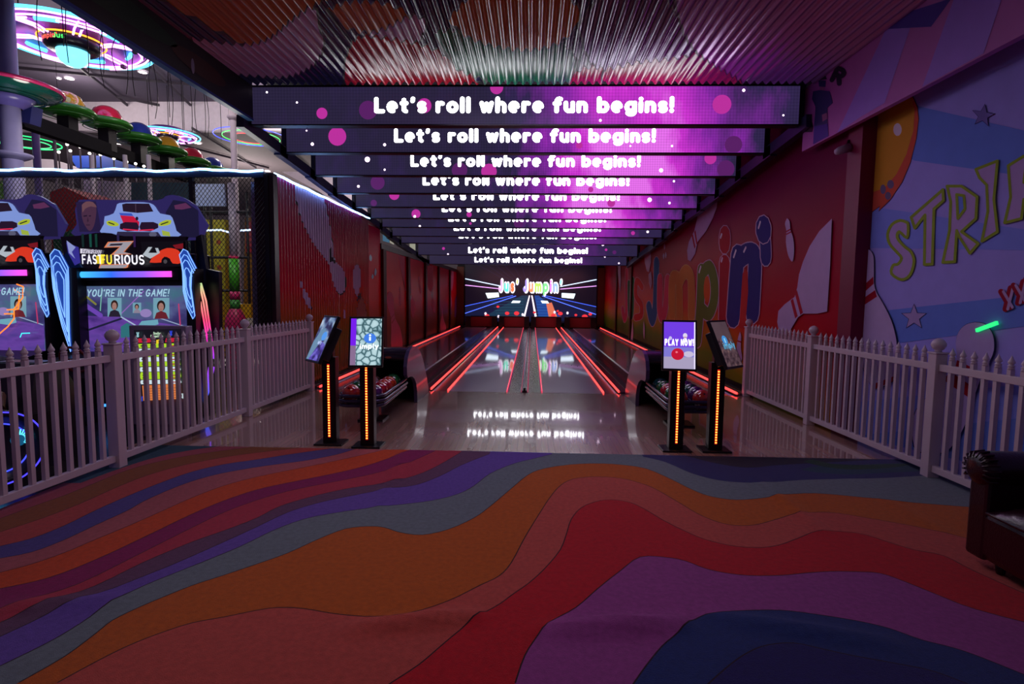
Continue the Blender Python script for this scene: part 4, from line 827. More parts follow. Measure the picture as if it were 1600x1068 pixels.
def ball_return(s_, label):
    """s_=-1 left unit (panel towards lanes on its right), +1 right unit"""
    xin = xc+s_*1.6; xout = xc+s_*2.14          # inner (lane centre) and outer side
    t = thing('ball_return', label, 'ball return', ((xin+xout)/2, 8.0, 0), 'ball returns')
    def arch(y0, y1, h, n=16):      # front (near) foot to top to back foot
        return [(y0+(y1-y0)*(.5-.5*cos(pi*k/n)), h*sin(pi*k/n)**.62 if 0 < k < n else 0.001) for k in range(n+1)]
    TOP = [(7.60, .46), (7.47, .46), (7.41, .5), (7.40, .62), (7.46, .74), (7.58, .82), (7.73, .855), (7.9, .855), (8.1, .82), (8.3, .74), (8.5, .60), (8.65, .46), (8.8, .30), (8.92, .14), (8.98, .05), (8.98, .001)]
    prof = TOP+[(8.08, .001), (8.06, .18), (8.0, .30), (7.88, .39), (7.74, .44)]
    b = MB(); b.slab([(xin, y, z) for y, z in prof], (s_*.05, 0, 0), 0); b.build('side_panel', SIDEM, t, bevel=.008)
    b = MB(); b.slab([(xout-s_*.0, y, z) for y, z in prof], (-s_*.04, 0, 0), 0); b.build('side_panel', HOODM, t, bevel=.008)
    # hood skin from the ball opening over the top to the rear
    B_ = [(7.5, .72)]+[(y, z-.01) for y, z in TOP[5:-1]]+[(8.97, .001)]; xa, xb = sorted((xin+s_*.051, xout-s_*.041)); b = MB()
    sk = B_
    vs = []
    for y, z in sk: vs += [(xa, y, z), (xb, y, z)]
    for y, z in sk: c = 8.45; vs += [(xa, c+(y-c)*.95, z*.95), (xb, c+(y-c)*.95, z*.95)]
    n = len(sk); fs = [(2*i, 2*i+1, 2*i+3, 2*i+2) for i in range(n-1)]+[(2*n+2*i, 2*n+2*i+2, 2*n+2*i+3, 2*n+2*i+1) for i in range(n-1)]+[(0, 2*n, 2*n+1, 1), (2*n-2, 2*n-1, 4*n-1, 4*n-2)]
    b.add(vs, fs, 0, True); b.build('hood', HOODM, t)
    xm = (xa+xb)/2
    b = MB(); b.slab([(xm+.045*cos(a*pi/6), 7.49, .735+.014*sin(a*pi/6)) for a in range(12)], (0, -.012, 0)); b.build('badge', P8(150, 70, 50, .4), t)
    # rack: tray with rounded nose and stacked rails
    xa, xb = sorted((xin+s_*.07, xout+s_*.07)); y0, y1 = 6.36, 7.62; rr = .16
    def loop(o, z, rise=.02):
        pts = [(xa-o, y1, z+rise)]; 
        for k in range(7): a = pi+k*pi/12; pts.append((xa+rr+(rr+o)*cos(a), y0+rr+(rr+o)*sin(a), z))
        for k in range(7): a = 1.5*pi+k*pi/12; pts.append((xb-rr+(rr+o)*cos(a), y0+rr+(rr+o)*sin(a), z))
        return pts+[(xb+o, y1, z+rise)]
    RM = M('rail_grey', srgb(74, 66, 92), .18, .6)
    for o, z in ((0, .40), (.012, .345), (.0, .29)):
        b = MB(); b.tube(loop(o, z), .021, 10); b.build('rail', RM, t)
    b = MB(); L1 = loop(-.02, .30); b.slab([(x, y, .27) for x, y, z in L1], (0, 0, .035)); b.build('tray', HOODM, t)
    b = MB(); b.box((xa+xb)/2-.006, (xa+xb)/2+.006, y0+.05, y1, .305, .40); b.build('divider', RM, t)
    xp = (xa+xb)/2
    b = MB(); b.box(xp-.05, xp+.05, 6.9, 7.05, .02, .27); b.build('leg', BLACK, t); b = MB(); b.box(xp-.16, xp+.16, 6.82, 7.13, .001, .02); b.build('foot_plate', BLACK, t)
    return xa, xb
def balls(s_, xa, xb, lst):
    ym = (xa+xb)/2; r = .108; side = 'left' if s_ < 0 else 'right'
    nth = ['nearest the camera', 'second from the camera', 'third in the row', 'fourth in the row', 'fifth, against the hood', 'last']
    for row, (x, cs) in enumerate(lst):
        for k, c in enumerate(cs):
            y = 6.52+k*.225; z = .306+r
            b = MB(); b.ball((x, y, z), r, 0, 28, 16)
            # finger holes
            for hx, hz in ((-.018, .0), (.018, .0), (0, -.04)):
                d = Vector((hx*1.2, -.75, .66+hz)).normalized(); p = Vector((x, y, z))+d*(r+.0006); a = d.cross(Vector((1, 0, 0))).normalized(); e = d.cross(a)
                if (k+row) % 3 == 1: b.poly([p+.009*(cos(q*pi/4)*a+sin(q*pi/4)*e) for q in range(8)], 1)
            o = b.build('bowling_ball', [_marb('ball_'+c[0], c[1], c[2]), BLACK])
            tag(o, '%s bowling ball, %s row of the %s ball return, %s' % (c[0], 'lane-side' if row == 0 else 'wall-side', side, nth[k]), 'bowling ball', 'bowling balls on the returns')
xa, xb = ball_return(-1, 'black ball return with arched hood left of the centre lanes')
balls(-1, xa, xb, [(xb-.133, [PUR, REDB, CRIM, ORG, GREEN]), (xa+.133, [CRIM, GREEN, TEAL, PUR])])
xa, xb = ball_return(1, 'black ball return with arched hood right of the centre lanes')
balls(1, xa, xb, [(xa+.133, [ORG, GREEN, REDB, GREEN, TEAL]), (xb-.133, [CRIM, PUR, TEAL, PUR])])
# ================================================================ FENCES
def fence(pts, hs, label, grp, side):
    pts = [Vector((x, y, 0)) for x, y in pts]
    t = thing('picket_fence', label, 'fence', pts[0], grp)
    nrm = Vector((side, 0, 0))
    for i, p in enumerate(pts):
        b = MB(Matrix.Translation(p)); b.box(-.05, .05, -.05, .05, .001, 1.12); b.box(-.058, .058, -.058, .058, 1.12, 1.135); o = b.build('post', WHITEP, t, bevel=.004)
        b = MB(Matrix.Translation(p)); b.lathe([(.001, 1.135), (.03, 1.136), (.026, 1.15), (.045, 1.165), (.058, 1.195), (.056, 1.215), (.04, 1.24), (.015, 1.255), (.001, 1.257)], n=20); b.build('post_cap', WHITEP, o)
    for i in range(len(pts)-1):
        p, q = pts[i], pts[i+1]; d = (q-p).normalized(); L = (q-p).length
        for z in (.09, 1.0): b = MB(); b.bar(p+d*.05+Vector((0, 0, z))+nrm*.0, q-d*.05+Vector((0, 0, z)), .045, .06); b.build('rail', WHITEP, t, bevel=.003)
        n = round((L-.1)/.112)
        for k in range(1, n):
            c = p+d*(.05+(L-.1)*k/n); a = atan2(d.y, d.x)
            b = MB(Matrix.Translation(c-nrm*.0) @ Matrix.Rotation(a, 4, 'Z')); b.box(-.017, .017, -.017, .017, .062, 1.075)
            b.lathe([(.001, 1.074), (.021, 1.075), (.024, 1.085), (.018, 1.093), (.024, 1.1), (.024, 1.106), (.013, 1.112), (.024, 1.125), (.023, 1.137), (.012, 1.158), (.001, 1.185)], n=10)
            b.build('picket', WHITEP, t)
fence([(-3.62, 8.95), (-3.67, 7.0), (-3.75, 4.84), (-3.86, 2.75)], 0, 'white picket fence with pointed pickets between the carpet and the racing machines', 'white picket fences', 1)
fence([(3.5, 9.08), (3.54, 7.1), (3.62, 5.06), (3.68, 2.9)], 0, 'white picket fence with pointed pickets in front of the mural walls on the right', 'white picket fences', -1)
# ================================================================ ARMCHAIR
LE = M('burgundy_leather', srgb(40, 7, 20), .32, coat=.25, bump=.25, bscale=90, noise=.25)
ax_, ay0, ay1 = 2.63, 2.0, 3.42
t = thing('leather_armchair', 'dark burgundy leather tub armchair with rolled arms on the carpet at right', 'armchair', (3.05, 2.7, 0))
b = MB(); b.box(ax_+.04, 3.62, ay0+.1, ay1-.08, .07, .38); o = b.build('base', LE, t, bevel=.05)
b = MB(); n = 14
vs = []
for i in range(n+1):
    u = i/n
    for j in range(n+1):
        v = j/n; x = ax_-.01+.72*u; y = ay0+.2+(ay1-ay0-.42)*v; z = .385+.09*(1-(2*u-1)**6)*(1-(2*v-1)**6)+.02*sin(pi*u)*sin(pi*v); vs.append((x, y, z))
fs = [(i*(n+1)+j, (i+1)*(n+1)+j, (i+1)*(n+1)+j+1, i*(n+1)+j+1) for i in range(n) for j in range(n)]
rim = [0*(n+1)+j for j in range(n+1)]+[i*(n+1)+n for i in range(1, n+1)]+[n*(n+1)+j for j in range(n-1, -1, -1)]+[i*(n+1) for i in range(n-1, 0, -1)]
k = len(vs); vs += [(vs[r][0], vs[r][1], .375) for r in rim]; m_ = len(rim); fs += [(rim[i], rim[(i+1) % m_], k+(i+1) % m_, k+i) for i in range(m_)]+[tuple(range(k, k+m_))]
b.add(vs, fs, 0, True); b.build('seat_cushion', LE, t)
for yy, lab in ((ay1-.1, 0), (ay0+.1, 1)):
    b = MB(); b.box(ax_+.035, 3.6, yy-.07, yy+.07, .07, .60); 
    b.lathe([(.001, 0), (.05, .0), (.085, .02), (.105, .05), (.105, .97), (.09, 1.0), (.001, 1.01)], (ax_+.0, yy, .605), 24, ax=Matrix.Rotation(pi/2, 3, 'Y'))
    o = b.build('arm', LE, t, bevel=.02)
    b = MB()
    for k in range(14):
        a = -.6+k*.33; b.tube([(ax_+.0, yy+.07*cos(a), .605+.07*sin(a)), (ax_+.012, yy+.1*cos(a), .605+.1*sin(a)), (ax_+.07, yy+.108*cos(a), .605+.108*sin(a))], .006, 6)
    b.build('pleats', LE, o)
b = MB(); b.slab([(3.36, y, z) for y, z in [(ay0+.12, .1), (ay1-.12, .1), (ay1-.1, .75), (ay1-.25, .88), (ay0+.25, .88), (ay0+.1, .75)]], (.26, 0, 0)); b.build('backrest', LE, t, bevel=.06)
for x, y in ((ax_+.12, ay0+.2), (ax_+.12, ay1-.2), (3.5, ay0+.2), (3.5, ay1-.2)):
    b = MB(); b.lathe([(.001, .012), (.02, .012), (.03, .07), (.001, .075)], (x, y, 0), 12); b.build('leg', BLACK, t)
# spotlight / camera on the wall corner
t = thing('wall_spotlight', 'small white bullet camera fixed on the mural wall corner under the striped panel', 'camera', (3.6, 6.1, 3.3))
c = pX(1319, 233, 3.55); b = MB(); b.lathe([(.001, -.1), (.03, -.1), (.045, -.06), (.05, .06), (.001, .065)], c, 20, ax=Matrix.Rotation(radians(70), 3, 'Y')); b.build('body', M('camera_white', srgb(170, 150, 170), .4), t)
b = MB(); b.tube([c+Vector((.03, 0, 0)), c+Vector((.06, .03, .1)), c+Vector((.12, .06, .12))], .014, 8); b.build('bracket', BLACK, t)
b = MB(); b.tube([c+Vector((.08, 0, .1)), c+Vector((.1, -.02, -.05)), c+Vector((.1, .0, -.12)), c+Vector((.12, .02, .2))], .006, 6); b.build('cable', DARK, t)
# projected green light streak, built as a glowing bar without a fixture
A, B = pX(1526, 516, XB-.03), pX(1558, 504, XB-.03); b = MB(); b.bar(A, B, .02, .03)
tag(b.build('light_tube', EM('green_streak', srgb(40, 235, 130), 1.2)), 'green bar for a projected light streak on the blue mural above the painted pin head', 'light tube')
# ================================================================ RACING MACHINES
YM = 7.2
def q1(x, y): return (x, y)
CB = lambda x, y: (90+x/6.667, 290+y/6.667)      # marquee survey
CS = lambda x, y: (x/4, 260+y/4)
def machine(dx, label, which):
    """dx: shift in metres of the whole machine"""
    t = thing('racing_machine', label, 'arcade machine', (-5.1+dx, 7.6, -.02), 'racing arcade machines')
    def at(p, y=YM): q = pY(p[0], p[1], y); q.x += dx; return q
    a0, a1 = at((113, 560)).x, at((303, 560)).x
    b = MB(); b.box(a0-.05, a1+.04, YM+.06, 7.6, -.02, 2.1); b.build('cabinet', BLACK, t, bevel=.02)
    b = MB(); b.slab([at(p, YM+.12) for p in ((306, 370), (314, 366), (322, 420), (342, 424), (343, 560), (306, 560))], (0, .08, 0)); which and b.build('side_panel', M('cabinet_navy', srgb(14, 14, 34), .35), t)
    # screen
    b = MB(); sq = [at(p) for p in ((118, 447), (291, 446), (293, 553), (121, 555))]; mats = []; st = [0]
    def S(T, pts, c, s=1., mat=None):
        m = mat or E8(*c, s)
        if m not in mats: mats.append(m)
        st[0] += .0012; b.poly([at(T(x, y), YM-.001)+Vector((0, -st[0], 0)) for x, y in pts], mats.index(m))
    b2 = MB(); b2.box(a0-.02, a1+.06, YM+.003, YM+.055, sq[2].z-.06, sq[0].z+.08); b2.build('screen_frame', DARK, t)
    S(q1, [(118, 447), (291, 446), (293, 553), (121, 555)], None, 1, noise_screen('race_picture', [(.3, srgb(30, 34, 70)), (.45, srgb(64, 60, 120)), (.55, srgb(90, 96, 150)), (.7, srgb(70, 120, 140))], 1.8, s=.75, mapping=(1, 1, 2)))
    S(CS, [(475, 930), (760, 940), (1165, 1000), (1168, 1165), (485, 1180)], None, 1, noise_screen('road_picture', [(.3, srgb(56, 36, 110)), (.5, srgb(110, 70, 170)), (.7, srgb(70, 60, 140))], 2.2, s=.8, mapping=(1, 1, 3)))
    for a, c_, w_, c in (((480, 830), (630, 930), 14, (110, 70, 180)), ((478, 760), (600, 860), 6, (130, 130, 60)), ((760, 940), (880, 1010), 4, (170, 190, 220)), ((980, 940), (1160, 1000), 3, (150, 170, 200)), ((500, 1040), (760, 950), 6, (30, 30, 60)), ((640, 760), (630, 900), 3, (120, 190, 170)), ((760, 920), (900, 780), 3, (150, 100, 190)), ((1120, 860), (1130, 990), 4, (190, 60, 110))):
        for cp in strokes([a, c_], w_): S(CS, cp, c, .9)
    S(CS, [(890, 965), (990, 955), (995, 985), (940, 1000), (870, 990)], (110, 170, 190), .9); S(CS, [(760, 1000), (800, 975), (860, 1010), (870, 1060), (760, 1070)], (50, 120, 130), .8)
    # portraits
    for x0, x1, y0, y1, hair, coat in ((678, 765, 820, 938, (50, 30, 24), (40, 34, 50)), (838, 890, 850, 915, (40, 26, 30), (150, 140, 160)), (968, 1068, 820, 950, (40, 26, 22), (110, 36, 46))):
        w_ = x1-x0; h = y1-y0; cx = (x0+x1)/2
        S(CS, [(x0, y0), (x1, y0), (x1, y1), (x0, y1)], (116, 164, 182), .9); S(CS, [(x0+.08*w_, y1), (x0+.2*w_, y0+.72*h), (cx, y0+.62*h), (x1-.2*w_, y0+.72*h), (x1-.04*w_, y1)], coat, .8)
        S(CS, arc(cx, y0+.38*h, .26*w_, .26*h, 0, 340, 16), hair, .8); S(CS, arc(cx, y0+.44*h, .17*w_, .2*h, 0, 340, 16), (176, 130, 120), .8)
        for e in (-.07, .07): S(CS, arc(cx+e*w_, y0+.4*h, .02*w_, .012*h, 0, 300, 6), (30, 20, 24), .8)
        S(CS, [(cx-.05*w_, y0+.54*h), (cx+.05*w_, y0+.54*h), (cx, y0+.57*h)], (120, 50, 54), .8)
    S(CS, arc(925, 915, 36, 26, 0, 345, 18), (150, 130, 190), .9)
    S(CS, arc(705, 1050, 28, 22, 0, 345, 12), (40, 26, 40), .8)
    for cp in strokes([(472, 925), (488, 945), (490, 1030), (475, 1060)], 3): S(CS, cp, (255, 110, 30), 2.)
    for k in range(4): S(CS, arc(478, 950+k*27, 4, 4, 0, 330, 6), (220, 220, 255), 2.)
    if which == 0:
        for pl in ([(1020, 745), (1060, 760), (1055, 830), (1000, 900), (1000, 960)], [(940, 930), (1000, 930), (1000, 960)], [(1000, 960), (960, 1010), (900, 1060)], [(1010, 780), (1040, 800), (1030, 900), (960, 905)]):
            for cp in strokes(pl, 4): S(CS, cp, (255, 120, 40), 1.8)
        for cp in strokes([(1100, 1050), (1050, 1052), (1040, 1075)], 3): S(CS, cp, (60, 230, 240), 1.6)
    m_ = E8(150, 190, 210, 1.1)
    if m_ not in mats: mats.append(m_)
    st[0] += .002; A0 = at(CS(560, 810)); A1 = at(CS(1080, 808)); wd = (A1-A0).length
    put_text(b, "YOU'RE IN THE GAME!", lambda u, v: Vector((A0.x+u, YM-.002-st[0], A0.z+v+(A1.z-A0.z)*u/wd)), .082, .1, mats.index(m_), width=wd-.02, shear=.25)
    b.build('screen', mats, t)
    # light bar
    b = MB(); A, B = at((128, 429), YM-.06), at((270, 428), YM-.06); b.tube([A+Vector((0, 0, 0)), B], .045, 14)
    b.build('light_bar', grad_emit('bar_light_%d' % which, 'X', A.x, B.x, [(0, srgb(60, 170, 255)), (.35, srgb(40, 90, 235)), (.7, srgb(130, 80, 235)), (1, srgb(225, 70, 200))], 1.6), t)
    b = MB(); A, B = at((103, 429), YM-.03), at((282, 428), YM-.03); b.bar(A, B, .1, .16); b.build('light_bar_mount', BLACK, t)
    # logo board (curved outline) and billboard
    def art(T, name, outline, ybase, items, thick, base, lab=None):
        b = MB(); mats = [base]; st = [0]
        b.slab([at(T(x, y), ybase) for x, y in outline], (0, thick, 0), 0)
        for pts, m in items:
            if m not in mats: mats.append(m)
            st[0] += .0012; b.poly([at(T(x, y), ybase)+Vector((0, -.001-st[0], 0)) for x, y in pts], mats.index(m))
        return b.build(name, mats, t)
    it = []
    def I(pts, c, e=None): it.append((pts, E8(*c, e) if e else P8(*c, .3)))
    def IL(pl, w_, c, e=None): [I(cp, c, e) for cp in strokes(pl, w_)]
    OB = dense([(180, 250), (215, 165), (260, 145), (600, 148), (1040, 150), (1120, 110), (1200, 95), (1300, 120), (1400, 180), (1465, 250), (1490, 560), (230, 560), (200, 400), (180, 250)], 2)[:-1]
    I([(190, 170), (400, 160), (460, 480), (230, 480)], (48, 36, 84), .5)
    # man's head, lit from the left
    I(dense([(262, 200), (300, 170), (370, 180), (405, 230), (400, 330), (380, 420), (345, 470), (310, 450), (270, 380), (250, 290), (262, 200)], 2), (82, 50, 76), .7); I(dense([(255, 200), (300, 165), (372, 172), (410, 225), (350, 215), (290, 240), (262, 280), (255, 200)], 2), (120, 80, 90), .7)
    I([(272, 312), (310, 305), (312, 318), (275, 325)], (40, 24, 50), .6); I([(330, 310), (352, 308), (352, 320), (332, 322)], (40, 24, 50), .6); I([(318, 320), (330, 372), (312, 378)], (60, 36, 60), .6); I([(300, 405), (345, 405), (340, 413), (305, 413)], (50, 28, 50), .6)
    I([(1210, 150), (1340, 170), (1470, 260), (1480, 540), (1240, 540), (1130, 280)], (36, 32, 72), .5); I([(1220, 205), (1340, 180), (1400, 230), (1300, 250), (1230, 245)], (120, 60, 110), .5)
    # white and blue racing car seen from the front
    I(dense([(498, 320), (590, 290), (620, 215), (650, 182), (820, 172), (970, 182), (1030, 225), (1075, 290), (1180, 310), (1215, 370), (1245, 470), (1250, 540), (500, 540), (490, 400), (498, 320)], 2), (132, 156, 226), .85)
    I([(680, 195), (720, 185), (960, 188), (1005, 270), (840, 285), (690, 268)], (40, 24, 44), .7); I([(815, 190), (825, 190), (828, 280), (820, 280)], (80, 60, 80), .7)
    I([(660, 310), (800, 320), (860, 380), (850, 470), (690, 460), (690, 380)], (200, 24, 60), .9); I([(650, 285), (780, 290), (800, 318), (665, 310)], (60, 90, 200), .8)
    I(dense([(520, 375), (570, 362), (640, 392), (645, 418), (590, 425), (530, 410), (520, 375)], 2), (176, 190, 50), .9); I(dense([(1195, 362), (1140, 358), (1070, 390), (1065, 418), (1120, 420), (1185, 402), (1195, 362)], 2), (176, 190, 50), .9)
    IL([(545, 385), (600, 405)], 6, (50, 60, 40), .6); IL([(1090, 405), (1160, 380)], 6, (50, 60, 40), .6)
    I([(665, 400), (720, 380), (840, 385), (862, 430), (850, 470), (740, 478), (660, 450)], (44, 22, 50), .6); I([(1060, 400), (1010, 380), (885, 382), (866, 430), (880, 472), (980, 478), (1062, 440)], (44, 22, 50), .6)
    IL([(700, 455), (850, 468)], 7, (220, 40, 80), .9); IL([(870, 468), (1010, 460)], 7, (220, 40, 80), .9)
    I([(640, 480), (1060, 485), (1100, 540), (620, 540)], (60, 54, 90), .5); I([(1100, 465), (1180, 485), (1190, 530), (1110, 520)], (170, 190, 70), .8); I(arc(843, 345, 15, 20, 0, 340, 12), (30, 26, 60), .6); I(arc(1010, 510, 40, 26, 0, 345, 16), (110, 110, 140), .6)
    art(CB, 'billboard', OB, YM+.18, it, .04, EM('billboard_backlit', srgb(58, 48, 120), .5))
    it = []
    LB = dense([(30, 530), (220, 520), (400, 490), (560, 495), (700, 525), (1280, 528), (1330, 560), (1330, 800), (1200, 850), (900, 880), (700, 935), (600, 950), (520, 930), (420, 880), (240, 850), (90, 850), (60, 700), (30, 530)], 2)[:-1]
    I([(90, 590), (220, 640), (240, 800), (180, 830), (110, 700)], (60, 50, 160), .7); I([(95, 570), (190, 640), (150, 690), (185, 760), (120, 700)], (150, 160, 220), .8)
    for x, c in ((250, (20, 50, 50)), (330, (24, 90, 80)), (390, (20, 70, 60)), (620, (50, 40, 90)), (790, (60, 30, 90))): I([(x, 505), (x+26, 500), (x+30, 640), (x+8, 640)], c, .6)
    # the big chrome 3
    CH = (170, 164, 176)
    I([(530, 585), (800, 575), (700, 690), (780, 715), (560, 720), (650, 640), (490, 645)], (230, 130, 90), .9); I([(545, 592), (790, 582), (690, 690), (770, 708), (590, 712), (665, 632), (515, 636)], CH, .8); I([(560, 606), (690, 600), (670, 622), (545, 626)], (50, 40, 60), .6)
    I([(450, 820), (750, 815), (740, 850), (660, 880), (430, 880)], (230, 130, 90), .9); I([(460, 828), (735, 822), (725, 846), (650, 870), (445, 872)], CH, .8)
    I([(250, 722), (830, 730), (790, 770), (760, 815), (250, 815)], (40, 30, 60), .6)
    I([(412, 728), (496, 728), (496, 812), (412, 812)], (226, 196, 20), 1.0)
    I([(248, 655), (475, 672), (462, 710), (248, 705)], (214, 208, 226), 1.); 
    # second car, orange red sports car
    I([(880, 585), (1320, 580), (1320, 840), (900, 850)], (14, 12, 20), .5)
    I(dense([(970, 800), (1000, 740), (1060, 690), (1150, 650), (1240, 660), (1290, 700), (1310, 800), (1210, 810), (1180, 760), (1120, 740), (1090, 800), (970, 800)], 2), (224, 56, 30), .9); I([(1210, 620), (1320, 600), (1320, 660), (1240, 655)], (130, 20, 30), .8)
    I(arc(1135, 790, 42, 46, 0, 345, 16), (14, 12, 18), .5); I(arc(1135, 790, 20, 22, 0, 345, 12), (90, 84, 90), .6); I([(900, 720), (960, 640), (1000, 640), (960, 700), (1050, 700), (1030, 650), (1060, 650), (1080, 700), (980, 760)], (190, 200, 210), .8)
    o = art(CB, 'logo_board', LB, YM-.05, it, .05, M('board_black', (.008, .006, .014), .2, coat=.5))
    b = MB(); A = at(CB(256, 808), YM-.12); B = at(CB(815, 808), YM-.12); wd = (B-A).length
    L2 = "FAST FURIOUS"; out, _ = text2d("FAST", .105, .1, width=.27)
    for _, c in out: b.poly([A+Vector((.0+u, 0, v-.0)) for u, v in c], 0)
    out, _ = text2d("FU", .105, .1, width=.15)
    for _, c in out: b.poly([A+Vector((.225*wd/.7+u+.02, -.001, v)) for u, v in c], 1)
    out, _ = text2d("RIOUS", .105, .1, width=.4)
    for _, c in out: b.poly([A+Vector((.225*wd/.7+.2+u, 0, v)) for u, v in c], 0)
    A = at(CB(262, 702), YM-.12); out, _ = text2d("FASTFURIOUS", .045, .1, width=.26)
    for _, c in out: b.poly([A+Vector((u, 0, v)) for u, v in c], 2)
    b.build('lettering', [E8(232, 230, 240, 1.2), E8(250, 225, 60, 1.2), E8(50, 40, 70, .5)], o)
    # light fins
    fin = [(79, 398), (86, 389), (93, 392), (107, 418), (108, 440), (109, 520), (111, 549), (98, 510), (88, 470), (84, 450), (82, 430)]
    fin2 = [(281, 398), (287, 389), (293, 392), (307, 419), (300, 421), (299, 450), (303, 478), (305, 493), (302, 498), (293, 480), (287, 455), (286, 425)]
    for k, fn_ in enumerate((fin, fin2)):
        P_ = [at(p, YM-.16) for p in fn_]; b = MB(); b.slab(P_, (0, .02, 0), 0); c = sum(P_, Vector())/len(P_)
        for s_ in (1.0, .84, .68, .45): b.tube([c+(p-c)*s_+Vector((0, -.008, 0)) for p in P_], .0055, 6, 1, closed=True)
        b.build('light_fin', [EM('fin_panel', srgb(40, 84, 200), .6), EM('fin_neon', srgb(120, 170, 255), 1.5)], t)
        b = MB(); b.box(P_[4].x-.02, P_[4].x+(.1 if k == 0 else .02), YM-.15, YM+.06, -.02 if k else .6, P_[3].z); b.build('fin_post', BLACK, t)
    # rainbow side strips
    for k, o_ in enumerate((0, 5, 10) if which else ()):
        b = MB(); pts = [(306+o_*.8, 428+o_*1.4), (313+o_*.9, 470), (323+o_*.7, 525), (329+o_*.5, 560)]
        b.tube([at(p, YM-.02) for p in pts], .011, 8)
        z0, z1 = at((0, 560)).z, at((0, 428)).z
        b.build('side_light', grad_emit('rainbow_%d_%d' % (which, k), 'Z', z0, z1, [(0, srgb(120, 60, 230)), (.25, srgb(225, 40, 180)), (.5, srgb(240, 70, 110)), (.75, srgb(236, 150, 130)), (1, srgb(110, 220, 140))], 1.4), t)
        b = MB(); pts = [(327+o_*.7, 573), (322+o_*.6, 605), (313+o_*.5, 635), (311+o_*.3, 662)]; b.tube([at(p, YM-.02) for p in pts], .012, 8)
        b.build('side_light', grad_emit('lower_%d_%d' % (which, k), 'Z', at((0, 660)).z, at((0, 573)).z, [(0, srgb(60, 190, 255)), (.5, srgb(50, 90, 240)), (1, srgb(150, 60, 230))], 1.4), t)
    # dashboard, steering wheel and twin seat
    b = MB(); b.slab([(a0+.05, y, z) for y, z in ((YM-.45, .5), (YM-.4, .72), (YM-.02, .8), (YM-.02, -.02), (YM-.3, -.02))], (a1-a0-.1, 0, 0)); b.build('dashboard', DARK, t, bevel=.02)
    xs = a0+.45; b = MB(); c = Vector((xs, YM-.5, .74)); b.tube([c+Vector((.17*cos(k*pi/12), -.06*sin(k*pi/12), .16*sin(k*pi/12))) for k in range(24)], .018, 8, closed=True); b.bar(c-Vector((.16, 0, 0)), c+Vector((.16, 0, 0)), .02, .03); b.bar(c, c+Vector((0, .16, -.06)), .04, .04); b.build('steering_wheel', M('wheel_red', srgb(120, 30, 30), .4), t)
    b = MB(); b.box(xs-.26, xs+.26, 5.55, 6.15, .0-.02, .36); b.box(xs-.26, xs+.26, 5.42, 5.58, .1, .92); b.box(xs-.32, xs+.32, 5.5, 6.9, -.02, .12); b.build('seat', M('seat_dark', srgb(20, 20, 40), .4), t, bevel=.04)
    b = MB(); A = pY(155, 634, 6.5)+Vector((dx, 0, 0)); B = pY(172, 632, 6.5)+Vector((dx, 0, 0)); b.bar(A, B, .03, .03); b.build('seat_light', EM('seat_blue', srgb(60, 150, 255), 2.), t)
machine(0, 'racing arcade machine with a chrome 3 logo board, nearer the corrugated wall', 1)
machine(-1.94, 'racing arcade machine at the left picture edge with orange neon in its screen', 0)
# decorated motorcycle-style wheel pod in front of the left machine
t = thing('wheel_pod', 'black seat pod with a neon ringed spoked wheel, behind the fence at far left', 'arcade seat', (-4.5, 4.6, -.02))
c = pX(-4, 712, -4.28); c.z = .33
A_ = Matrix.Rotation(radians(60), 3, 'Z') @ Matrix.Rotation(pi/2, 3, 'X')
T3 = lambda v: c+A_ @ Vector(v)
b = MB(); b.lathe([(.001, -.05), (.28, -.05), (.305, -.04), (.31, 0), (.305, .04), (.28, .05), (.26, .045), (.25, .02), (.001, .02)], c, 40, ax=A_); w_ = b.build('wheel', M('wheel_black', (.02, .02, .03), .25), t)
for r_, col, z, rr in ((.295, (70, 60, 255), .05, .006), (.2, (60, 70, 240), .03, .006)):
    b = MB(); b.tube([T3((r_*cos(k*pi/24), r_*sin(k*pi/24), z)) for k in range(48)], rr, 6, closed=True); b.build('neon_ring', EM('neon_%d' % col[0], srgb(*col), 2.), w_)
for ang in (20, 140, 260):
    b = MB()
    cc = T3((.14*cos(radians(ang)), .14*sin(radians(ang)), .026)); 
    b.add([T3((.14*cos(radians(ang))+.055*cos(k*pi/8), .14*sin(radians(ang))+.055*sin(k*pi/8), .026)) for k in range(16)], [tuple(range(16))], 0)
    for k in range(9):
        a = radians(ang-60+k*15); b.bar(T3((.14*cos(radians(ang))+.04*cos(a), .14*sin(radians(ang))+.04*sin(a), .032)), T3((.14*cos(radians(ang))+.085*cos(a), .14*sin(radians(ang))+.085*sin(a), .032)), .008, .006, 1)
    b.build('vent', [EM('vent_teal', srgb(16, 90, 130), .8), EM('vent_cyan', srgb(90, 220, 250), 1.8)], w_)
b = MB(); b.slab([(-4.85, y, z) for y, z in ((3.9, -.02), (5.3, -.02), (5.3, .55), (5.05, .95), (4.8, .95), (4.7, .5), (4.0, .42))], (.42, 0, 0)); b.build('body', M('pod_body', (.018, .016, .03), .3), t, bevel=.04)
b = MB(); b.tube([(-4.42, 4.4, .62), (-4.5, 4.5, .7), (-4.62, 4.6, .66), (-4.7, 4.7, .5)], .05, 10); b.build('handle', M('pod_tan', srgb(110, 70, 60), .4), t)
b = MB(); b.box(-4.44, -4.40, 4.5, 4.9, .1, .5); b.build('wheel_mount', BLACK, t)
